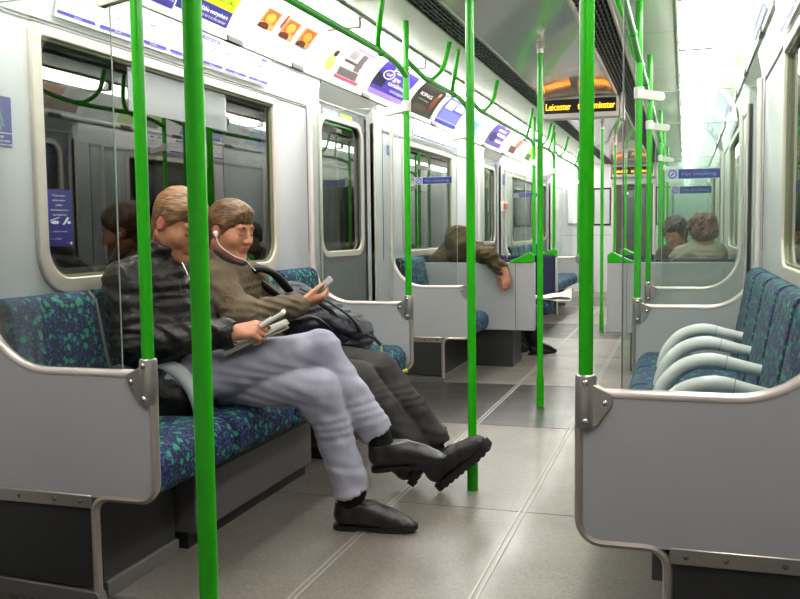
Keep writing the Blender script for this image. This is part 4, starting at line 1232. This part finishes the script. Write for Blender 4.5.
# phone and paper on his lap
def obox(mb, c, ax, ay, sx, sy, sz, m=0):
    c = V3(*c); ax = unit(ax)
    ay_ = unit(V3(*ay) - ax * np.dot(ay, ax)); az_ = np.cross(ax, ay_)
    v = [c + ax * i * sx / 2 + ay_ * j * sy / 2 + az_ * k * sz / 2 for i in (-1, 1) for j in (-1, 1) for k in (-1, 1)]
    mb.add(v, [(0, 1, 3, 2), (4, 6, 7, 5), (0, 4, 5, 1), (2, 3, 7, 6), (0, 2, 6, 4), (1, 5, 7, 3)], m)
    return ax, ay_, az_
ph = thing('mobile_phone', 'white bar phone in the hand of the man in black leather', 'phone', (-.53, 2.86, .78))
mb = MB(); a, b, c = obox(mb, (-.535, 2.865, .800), (.78, .2, .46), (-.3, .9, .1), .105, .046, .016); mb.build('body', mat('phone_white', (226, 224, 218), .3), ph, bevel=.006, seg=3)
mb = MB(); q = V3(-.535, 2.865, .800) + c * .0085
obox(mb, q + a * .022, a, b, .04, .036, .001); mb.build('screen', mat('phone_screen', (70, 84, 90), .15), ph)
mb = MB()
for i in range(4):
    for j in range(3): obox(mb, q - a * (.008 + .011 * i) + b * (.012 * (j - 1)), a, b, .007, .009, .0016)
mb.build('keypad', mat('phone_key', (150, 150, 150), .4), ph)
np_ = thing('newspaper', 'folded newspaper on the lap of the man in pale jeans', 'newspaper', (-.6, 2.88, .72))
for i, (dz, sh_) in enumerate(((0, 0), (.005, .012), (.010, .0))):
    mb = MB(); A, B, Cc, D = V3(-.68, 2.775, .672 + dz), V3(-.475 - sh_, 2.875, .770 + dz), V3(-.53, 2.96, .775 + dz), V3(-.73 + sh_, 2.88, .705 + dz)
    n = 6; vs = []
    for w in (0, .003):
        for r in range(n + 1):
            for q in range(n + 1):
                u, v = r / n, q / n; p = A * (1 - u) * (1 - v) + B * u * (1 - v) + Cc * u * v + D * (1 - u) * v
                vs.append(p + V3(0, 0, w + .004 * math.sin(PI * v) * (1 if i else .4) + .003 * math.sin(5 * u + i)))
    N = (n + 1) ** 2; f = []
    for r in range(n):
        for q in range(n):
            a_ = r * (n + 1) + q; f += [(a_, a_ + 1, a_ + n + 2, a_ + n + 1), (N + a_ + n + 1, N + a_ + n + 2, N + a_ + 1, N + a_)]
    rim = [r * (n + 1) for r in range(n + 1)] + [n * (n + 1) + q for q in range(1, n + 1)] + [r * (n + 1) + n for r in range(n - 1, -1, -1)] + [q for q in range(n - 1, 0, -1)]
    f += [(rim[k], rim[(k + 1) % len(rim)], N + rim[(k + 1) % len(rim)], N + rim[k]) for k in range(len(rim))]
    mb.add(vs, f); mb.build('page', mat('newsprint', (176, 172, 164), .8, noise=.3, nscale=120), np_)

# ---- the man in the olive jacket
root = thing('person', 'man in olive jacket with white earphones looking down at a phone, legs stretched out', 'person', (-.95, 3.45, .47))
hc = V3(-.975, 3.40, 1.112); M = frame(math.radians(-14), math.radians(13))
sh = {'R': (-1.005, 3.275, .895), 'L': (-1.0, 3.585, .895)}
el = {'R': (-.84, 3.205, .765), 'L': (-.88, 3.66, .72)}
wr = {'R': (-.705, 3.49, .797), 'L': (-.78, 3.72, .68)}
hip = {'R': (-.90, 3.43, .55), 'L': (-.90, 3.58, .55)}
kn = {'R': (-.455, 3.52, .485), 'L': (-.405, 3.655, .510)}
an = {'R': (-.215, 3.575, .175), 'L': (-.155, 3.63, .215)}
S = SDF((-1.25, 3.1, .05), (-.0, 3.85, 1.29), .0045)
head(S, hc, M); neck(S, hc, M, V3(-1.03, 3.425, .93))
S.cap((-.97, 3.48, .60), (-1.03, 3.43, .88), .13, .12, .04, sq=((1, 0, 0), .8)); S.cap(sh['R'], sh['L'], .06, .06, .04)
for q in 'RL':
    S.cap(sh[q], el[q], .048, .04); S.cap(el[q], wr[q], .04, .030)
    S.cap(hip[q], kn[q], .075, .052); S.cap(kn[q], an[q], .05, .036)
hand(S, V3(*wr['R']), (.74, .60, .22), (.25, -.35, -.9), True, ((.5, .7, .5), (.55, .8, .5), (.6, .85, .5), (.65, .9, .5)), (.85, .3, -.35))
hand(S, V3(*wr['L']), (.85, -.1, -.2), (0, .4, .9), False, ((.3, .5, .4),) * 4)
body = S.build('body', SK, root, facepick(hc, M))
face_parts(hc, M, body)
hair('hair', hc, M, HAIR2, root, ([-.14, -.1, -.06, -.03, -.012, .010, .028, .05, .075, .1, .14], [-.075, -.075, -.075, -.045, .02, -.022, -.004, .026, .042, .046, .046]), .013, .004, 1, .0015,
     lambda S, p: (S.ell(p(.055, 0, .075), (.058, .062, .034), M, .02), S.ell(p(.0, 0, .105), (.075, .062, .026), M, .02)))
J = SDF((-1.27, 3.05, .42), (-.55, 3.85, 1.08), .0062)
J.cap((-.955, 3.50, .55), (-1.02, 3.44, .85), .165, .155, .05, sq=((1, 0, 0), .84), fold=.004, ff=50)
J.cap((-.93, 3.45, .53), (-.93, 3.56, .53), .15, .15, .05)
J.cap(V3(*sh['R']) + V3(.01, .02, 0), V3(*sh['L']) + V3(.01, -.02, 0), .088, .088, .05)
limb(J, sh['R'], el['R'], lerp(el['R'], wr['R'], .93), (.088, .074, .048), .04, .004, 65)
limb(J, sh['L'], el['L'], lerp(el['L'], wr['L'], .93), (.082, .066, .048), .03, .004, 65, 1)
J.cap(lerp(el['R'], wr['R'], .9), lerp(el['R'], wr['R'], .95), .051, .05, .006)
J.cap((-1.01, 3.42, .93), (-.99, 3.415, 1.0), .10, .088, .03)
J.cap((-1.01, 3.42, .95), (-.97, 3.41, 1.09), .068, .078, .008, cut=True)
J.plane((-.98, 3.42, 1.005), (.5, -.12, .86), .008)
J.cap(lerp(el['R'], wr['R'], .985), lerp(el['R'], wr['R'], 1.2), .04, .04, .005, cut=True)
J.noise(.003, 40, 11)
jk = J.build('olive_jacket', OLIVE, root, smooth=1)
S = SDF((-1.2, 3.2, .85), (-.8, 3.65, 1.08), .006)
S.cap((-1.01, 3.42, .94), (-.985, 3.412, 1.012), .088, .079, .02); S.cap((-1.01, 3.42, .93), (-.965, 3.41, 1.09), .064, .07, .006, cut=True); S.plane((-.98, 3.42, 1.022), (.5, -.12, .86), .006)
S.build('dark_collar', mat('collar_navy', (26, 27, 32), .9), root, smooth=1)
T = SDF((-1.15, 3.2, .05), (-.05, 3.85, .80), .0062)
T.cap((-.94, 3.43, .55), (-.94, 3.58, .55), .12, .12, .05)
T.cap(hip['R'], kn['R'], .098, .070, .03, fold=.003, ff=40); T.cap(kn['R'], an['R'], .068, .060, .03, fold=.002, ff=60)
T.cap(hip['L'], kn['L'], .098, .072, .012, fold=.003, ff=40, ph=2); T.cap(kn['L'], an['L'], .070, .062, .012, fold=.002, ff=55, ph=1)
T.noise(.003, 36, 13)
for q in 'RL': hem(T, kn[q], lerp(kn[q], an[q], .97), .05)
T.build('dark_jeans', DJEAN, root, smooth=1)
shoe(root, V3(-.125, 3.585, .012), (.70, -.03, .62), (-.66, -.14, .74), .325, SHOEC, SOLE, 'chunky')
shoe(root, V3(-.245, 3.60, .012), (.42, .16, .72), (-.75, 0, .5), .30, SHOEC, SOLE, 'chunky')
S = SDF((-.35, 3.4, .05), (.1, 3.8, .4), .006)
S.cap(lerp(kn['L'], an['L'], .85), (-.135, 3.605, .15), .044, .042, .02)
S.build('sock', SOCK, root, smooth=1)
mb = MB()
LP = V3(-.125, 3.585, .012); lf = unit((.70, -.03, .62)); lu = unit(V3(-.66, -.14, .74) - lf * np.dot(lf, (-.66, -.14, .74))); ll = np.cross(lu, lf)
for i in range(4):
    x = .135 + .018 * i; zt = .100 - .0115 * i
    mb.tube([LP + lf * x + lu * (zt - .012) + ll * .026, LP + lf * x + lu * (zt + .004), LP + lf * x + lu * (zt - .012) - ll * .026], .0028, 6)
q = LP + lf * .128 + lu * .104
for e in (-1, 1): mb.tube(smoothpath([q, q + ll * .02 * e + lu * .006 + lf * .005, q + ll * .034 * e + lu * .0, q + ll * .026 * e - lu * .004, q], 5), .0028, 6)
mb.build('shoe_laces', BLACK, root)
# earphones
ep = thing('earphones', 'white earphones with thin lead worn by the man in olive', 'earphones', (-1.0, 3.33, 1.1))
q = hc + M @ V3(-.002, -.088, -.008)
mb = MB(); mb.ball(tuple(q), .0105); mb.ball(tuple(q + V3(.004, -.004, -.01)), .007); mb.build('earbud', mat('ear_white', (240, 240, 240), .3), ep)
mb = MB(); mb.tube(smoothpath([q + V3(0, -.004, -.012), q + V3(.02, .002, -.055), q + V3(.065, .03, -.095), q + V3(.105, .055, -.115), q + V3(.135, .085, -.16)], 5), .0022, 6); mb.build('lead', MATS['ear_white'], ep)
# his phone: open silver clamshell
ph = thing('mobile_phone', 'open silver phone in the hand of the man in olive', 'phone', (-.64, 3.56, .86))
mb = MB(); a, b, c = obox(mb, (-.655, 3.54, .836), (.52, .2, .72), (-.5, .6, .5), .09, .046, .016); mb.build('body', mat('phone_silver', (140, 142, 146), .3, .5), ph, bevel=.005)
mb = MB(); obox(mb, (-.612, 3.558, .884), (.66, .22, .66), (-.4, .6, .5), .066, .044, .012); mb.build('lid', mat('phone_pale', (150, 152, 156), .25), ph, bevel=.004)
mb = MB(); obox(mb, V3(-.612, 3.558, .884) + (np.cross(unit((.66, .22, .66)), unit(V3(-.4, .6, .5)))) * -.0068, (.66, .22, .66), (-.4, .6, .5), .05, .036, .001); mb.build('screen', MATS['phone_screen'], ph)
# backpack on his lap and the next seat
bp = thing('backpack', 'dark navy backpack lying on the lap of the man in olive', 'bag', (-.7, 3.78, .55))
NAVY = cloth('navy_nylon', (20, 22, 30), (40, 44, 58), .55, 9, 300, .35, 14, .5)
S = SDF((-1.1, 3.5, .42), (-.3, 4.1, 1.0), .006)
S.cap((-.86, 3.74, .755), (-.60, 3.80, .625), .125, .105, .05, sq=((.2, 1, .1), 1.25), fold=.004, ff=30)
S.cap((-.82, 3.86, .66), (-.66, 3.90, .57), .10, .09, .05)
S.ell((-.62, 3.72, .70), (.11, .09, .04), frame(0, .45), .02)
S.noise(.004, 34, 21)
S.build('main_bag', NAVY, bp, smooth=1)
mb = MB(); mb.tube(smoothpath([(-.86, 3.66, .80), (-.905, 3.55, .875), (-.925, 3.48, .92), (-.91, 3.455, .945), (-.875, 3.48, .95), (-.84, 3.54, .92), (-.82, 3.63, .85)], 6), .027, 10, flat=(Vector((.2, .3, .9)), .55)); mb.build('shoulder_strap', mat('strap_black', (28, 29, 34), .7), bp)
mb = MB(); mb.tube(smoothpath([(-.78, 3.66, .855), (-.66, 3.68, .80), (-.55, 3.70, .72), (-.50, 3.72, .64)], 6), .012, 8, flat=(Vector((.3, .1, .9)), .4)); mb.build('webbing', MATS['strap_black'], bp)
mb = MB(); mb.tube(smoothpath([(-.70, 3.655, .80), (-.62, 3.665, .74), (-.60, 3.66, .66), (-.62, 3.68, .58)], 6), .011, 8, flat=(Vector((.3, .9, .1)), .5)); mb.build('webbing', MATS['strap_black'], bp)
S = SDF((-.85, 3.5, .5), (-.45, 3.8, .85), .006)
S.cap((-.69, 3.675, .70), (-.60, 3.69, .645), .055, .045, .02, sq=((.2, 1, .1), .7)); S.noise(.002, 40, 23); S.build('front_pocket', NAVY, bp, smooth=1)
mb = MB(); mb.tube(smoothpath([(-.745, 3.632, .735), (-.68, 3.628, .725), (-.615, 3.638, .675)], 5), .004, 6); mb.build('pocket_zip', mat('zip_grey', (96, 98, 104), .4, .5), bp)
mb = MB(); mb.box(-.535, -.495, 3.685, 3.735, .64, .655); mb.tube([(-.49, 3.72, .65), (-.455, 3.73, .63), (-.43, 3.74, .60)], .008, 8); mb.build('buckle', BLACK, bp)
mb = MB(); mb.tube([(-.40, 3.735, .475), (-.35, 3.745, .475), (-.31, 3.75, .49)], .008, 8, flat=(Vector((0, 1, 0)), .5)); mb.tube([(-.43, 3.74, .60), (-.42, 3.745, .52), (-.40, 3.735, .475)], .004, 6)
mb.build('yellow_tag', mat('tag_yellow', (206, 200, 40), .5), bp)

# ---- far passengers
def far_body(root, S, hc, M, sh, el, wr, hip, kn, an, nb):
    head(S, hc, M, 1, True); neck(S, hc, M, V3(*nb))
    mid = (V3(*sh['R']) + V3(*sh['L'])) / 2; hm = (V3(*hip['R']) + V3(*hip['L'])) / 2
    S.cap(hm, mid, .12, .11, .04); S.cap(sh['R'], sh['L'], .055, .055, .03)
    for q in 'RL':
        S.cap(sh[q], el[q], .045, .038); S.cap(el[q], wr[q], .038, .03); S.cap(hip[q], kn[q], .072, .05); S.cap(kn[q], an[q], .048, .036)
# slumped over the left crossways seat
root = thing('person', 'slumped person in dark khaki hooded jacket, arm hanging over the grey seat back', 'person', (-.9, 7.4, .47))
hc = V3(-.925, 7.19, 1.0); M = frame(math.radians(-70), math.radians(62))
sh = {'R': (-1.05, 7.36, .90), 'L': (-.82, 7.27, .93)}; el = {'R': (-1.08, 7.22, .86), 'L': (-.65, 7.075, .905)}; wr = {'R': (-.95, 7.16, .91), 'L': (-.515, 7.04, .785)}
hip = {'R': (-.95, 7.42, .57), 'L': (-.80, 7.42, .57)}; kn = {'R': (-.78, 7.82, .54), 'L': (-.55, 7.78, .53)}; an = {'R': (-.62, 7.90, .12), 'L': (-.40, 7.88, .11)}
S = SDF((-1.25, 6.9, 0), (-.2, 8.2, 1.2), .008)
far_body(root, S, hc, M, sh, el, wr, hip, kn, an, (-.93, 7.3, .92))
hand(S, V3(*wr['L']), (.22, -.12, -.95), (.5, -.85, .1), False, ((.25, .35, .3), (.3, .4, .3), (.35, .45, .3), (.4, .5, .3)), (.8, .4, -.4), 1.05, .05, .008)
S.build('body', SK, root, facepick(hc, M))
J = SDF((-1.3, 6.9, .45), (-.4, 7.65, 1.2), .009)
J.cap((-.88, 7.42, .58), (-.93, 7.33, .86), .16, .15, .05, fold=.006, ff=45); J.cap(sh['R'], sh['L'], .10, .10, .05)
J.cap((-1.12, 7.36, .84), (-1.02, 7.28, .93), .09, .08, .05)
limb(J, sh['R'], el['R'], wr['R'], (.085, .075, .06), .03, .005, 60); limb(J, sh['L'], el['L'], lerp(el['L'], wr['L'], .95), (.085, .066, .052), .03, .005, 60)
J.ell(hc + V3(.01, .0, .025), (.122, .128, .125), None, .04)
J.cap((-.98, 7.22, .95), (-.90, 7.18, .93), .07, .07, .04)
J.cap(lerp(el['L'], wr['L'], 1.0), lerp(el['L'], wr['L'], 1.3), .04, .04, .006, cut=True)
J.noise(.006, 34, 31)
J.build('hooded_jacket', KHAKI, root, smooth=1)
T = SDF((-1.2, 7.2, .02), (-.2, 8.1, .75), .010)
T.cap(hip['R'], hip['L'], .10, .10, .04)
for q in 'RL': T.cap(hip[q], kn[q], .095, .07, .02); T.cap(kn[q], an[q], .068, .06, .02, fold=.004, ff=60)
T.build('black_trousers', SOCK, root, smooth=1)
shoe(root, V3(-.445, 7.84, 0), (.72, .68, 0), (0, 0, 1), .29, SHOEB, SOLE, 'smart', .008)
shoe(root, V3(-.66, 7.87, 0), (.55, .8, 0), (0, 0, 1), .29, SHOEB, SOLE, 'smart', .008)
# in beige behind the right crossways seat
root = thing('person', 'person with reddish brown hair in beige coat behind the right crossways seat back', 'person', (.99, 7.4, .47))
hc = V3(.985, 7.40, 1.075); M = frame(math.radians(112), math.radians(24))
sh = {'R': (1.07, 7.36, .88), 'L': (.82, 7.37, .86)}; el = {'R': (1.08, 7.50, .66), 'L': (.80, 7.52, .66)}; wr = {'R': (1.04, 7.68, .64), 'L': (.90, 7.69, .64)}
hip = {'R': (1.06, 7.36, .56), 'L': (.92, 7.36, .56)}; kn = {'R': (1.06, 7.74, .53), 'L': (.92, 7.74, .53)}; an = {'R': (1.06, 7.76, .12), 'L': (.92, 7.76, .12)}
S = SDF((.6, 7.15, .02), (1.25, 7.95, 1.3), .010)
far_body(root, S, hc, M, sh, el, wr, hip, kn, an, (.985, 7.37, .93))
hand(S, V3(*wr['R']), (-.5, .8, -.1), (0, 0, 1), True); hand(S, V3(*wr['L']), (.4, .9, -.1), (0, 0, 1), False)
S.build('body', SK, root, facepick(hc, M))
hair('hair', hc, M, hairmat('hair_auburn', (58, 32, 22), (122, 76, 52)), root, ([-.2, -.1, 0, .05, .08, .2], [-.13, -.13, -.11, .0, .05, .06]), .03, .008, 1.0, .009,
     lambda S, p: (S.ell(p(-.06, .0, -.03), (.075, .085, .09), M, .03), S.ell(p(-.01, .07, .0), (.06, .03, .07), M, .03), S.ell(p(-.01, -.07, .0), (.06, .03, .07), M, .03)))
J = SDF((.6, 7.1, .45), (1.25, 7.85, 1.1), .010)
J.cap((.97, 7.38, .58), (.97, 7.37, .84), .15, .15, .05, fold=.006, ff=45); J.cap((1.08, 7.35, .90), (.84, 7.36, .875), .092, .088, .05)
limb(J, sh['R'], el['R'], lerp(el['R'], wr['R'], .9), (.085, .07, .05), .03, .006, 55); limb(J, sh['L'], el['L'], lerp(el['L'], wr['L'], .9), (.085, .07, .05), .03, .006, 55)
J.cap((1.0, 7.36, .95), (.92, 7.36, .95), .055, .05, .03); J.noise(.007, 30, 41)
J.build('beige_coat', BEIGE, root, smooth=1)
T = SDF((.7, 7.2, .02), (1.25, 7.95, .75), .012)
T.cap(hip['R'], hip['L'], .10, .10, .04)
for q in 'RL': T.cap(hip[q], kn[q], .09, .07, .02); T.cap(kn[q], an[q], .066, .06, .02)
T.build('dark_trousers', DJEAN, root, smooth=1)
for x in (1.06, .92): shoe(root, V3(x, 7.71, 0), (0, 1, 0), (0, 0, 1), .25, SHOEB, SOLE, 'smart', .009)
# dark-haired figure modelled from a head reflected in the glass
root = thing('person', 'reflected dark haired figure, built as a person facing the camera beyond the person in beige', 'person', (.86, 8.2, .47))
hc = V3(.775, 8.06, 1.06); M = frame(math.radians(-118), math.radians(22))
sh = {'R': (.70, 8.20, .87), 'L': (1.0, 8.24, .86)}; el = {'R': (.70, 8.08, .66), 'L': (1.04, 8.10, .66)}; wr = {'R': (.80, 7.98, .70), 'L': (.94, 7.98, .68)}
hip = {'R': (.80, 8.28, .57), 'L': (.96, 8.28, .57)}; kn = {'R': (.745, 7.97, .55), 'L': (.62, 7.97, .54)}; an = {'R': (.745, 7.98, .12), 'L': (.62, 8.0, .12)}
kn = {'R': (.70, 7.95, .54), 'L': (.80, 7.95, .54)}; an = {'R': (.68, 7.97, .12), 'L': (.79, 7.97, .12)}
S = SDF((.5, 7.8, .02), (1.25, 8.5, 1.3), .010)
far_body(root, S, hc, M, sh, el, wr, hip, kn, an, (.83, 8.18, .93))
hand(S, V3(*wr['R']), (.6, -.6, .1), (0, 0, 1), True); hand(S, V3(*wr['L']), (-.6, -.6, .1), (0, 0, 1), False)
S.build('body', SK, root, facepick(hc, M))
hair('hair', hc, M, hairmat('hair_dark', (26, 20, 18), (66, 52, 42)), root, ([-.2, -.1, -.02, .03, .06, .1, .2], [-.14, -.14, -.12, -.06, .03, .04, .04]), .03, .008, 1.0, .006)
J = SDF((.55, 7.8, .45), (1.25, 8.5, 1.1), .011)
J.cap((.88, 8.28, .58), (.85, 8.22, .83), .15, .14, .05, fold=.006, ff=45); J.cap(sh['R'], sh['L'], .085, .085, .05)
limb(J, sh['R'], el['R'], lerp(el['R'], wr['R'], .9), (.08, .066, .05), .03, .005, 55); limb(J, sh['L'], el['L'], lerp(el['L'], wr['L'], .9), (.08, .066, .05), .03, .005, 55)
J.cap((.84, 8.19, .92), (.82, 8.16, .96), .08, .075, .03); J.noise(.005, 30, 51)
J.build('brown_coat', cloth('brown_coat', (70, 58, 48), (96, 82, 68), .9, 8, 300, .3, 12), root, smooth=1)
T = SDF((.5, 7.8, .02), (1.25, 8.5, .75), .012)
T.cap(hip['R'], hip['L'], .10, .10, .04)
for q in 'RL': T.cap(hip[q], kn[q], .085, .062, .01); T.cap(kn[q], an[q], .060, .055, .01)
T.build('dark_trousers', DJEAN, root, smooth=1)
for x in (.68, .79): shoe(root, V3(x, 8.02, 0), (0, -1, 0), (0, 0, 1), .24, SHOEB, SOLE, 'smart', .009)
# newspaper hanging off the facing seat
t = thing('newspaper', 'crumpled newspaper hanging off the dark blue crossways seat into the aisle', 'newspaper', (-.4, 8.15, .5))
for k, dz in enumerate((0, .014)):
    mb = MB(); n = 10; vs = []
    for w in (0, .004):
        for i in range(n + 1):
            for j in range(n + 1):
                u, v = i / n, j / n; x = -.55 + .44 * u; y = 8.02 + .28 * v
                z = .483 + dz + .016 * math.sin(7 * u + 3 * v + k) * (u > .2) + .012 * math.sin(9 * v + 2 * k) + max(0, u - .75) * (.30 if v > .4 else -.1)
                vs.append((x, y, max(z, .478 + dz if u < .62 else z) + w))
    N = (n + 1) ** 2; f = []
    for r in range(n):
        for q in range(n):
            a_ = r * (n + 1) + q; f += [(a_, a_ + 1, a_ + n + 2, a_ + n + 1), (N + a_ + n + 1, N + a_ + n + 2, N + a_ + 1, N + a_)]
    rim = [r * (n + 1) for r in range(n + 1)] + [n * (n + 1) + q for q in range(1, n + 1)] + [r * (n + 1) + n for r in range(n - 1, -1, -1)] + [q for q in range(n - 1, 0, -1)]
    f += [(rim[i], rim[(i + 1) % len(rim)], N + rim[(i + 1) % len(rim)], N + rim[i]) for i in range(len(rim))]
    mb.add(vs, f); mb.build('page', mat('newsprint_white', (224, 218, 208), .8, noise=.12, nscale=90), t)
# ------------------------------------------------------------------ world, camera, view
w = bpy.data.worlds.new('World'); bpy.context.scene.world = w; w.use_nodes = True
w.node_tree.nodes['Background'].inputs['Color'].default_value = (.01, .01, .012, 1); w.node_tree.nodes['Background'].inputs['Strength'].default_value = .3
cam = bpy.data.cameras.new('camera'); co = bpy.data.objects.new('camera', cam); C.objects.link(co)
f, yaw, pit, rol, cx, cz = 896, .3067, .0752, -.0123, .8457, 1.1
cy, sy = math.cos(yaw), math.sin(yaw)
fw = Vector((-sy * math.cos(pit), cy * math.cos(pit), -math.sin(pit))); r = Vector((cy, sy, 0)); u = r.cross(fw)
c, s = math.cos(rol), math.sin(rol); r2 = r * c + u * s; u2 = u * c - r * s
co.matrix_world = Matrix(((r2.x, u2.x, -fw.x, cx), (r2.y, u2.y, -fw.y, 0), (r2.z, u2.z, -fw.z, cz), (0, 0, 0, 1)))
cam.sensor_width = 36; cam.lens = f / 800 * 36; cam.clip_start = .05; cam.clip_end = 60
sc = bpy.context.scene; sc.camera = co
sc.view_settings.view_transform = 'Standard'; sc.view_settings.look = 'None'; sc.view_settings.gamma = 1; sc.view_settings.use_curve_mapping = False
sc.view_settings.exposure = 1.35
sc.cycles.use_denoising = True
sc.cycles.max_bounces = 10; sc.cycles.diffuse_bounces = 5; sc.cycles.glossy_bounces = 5; sc.cycles.transparent_max_bounces = 24; sc.cycles.sample_clamp_indirect = 6
sc.cycles.caustics_reflective = False; sc.cycles.caustics_refractive = False
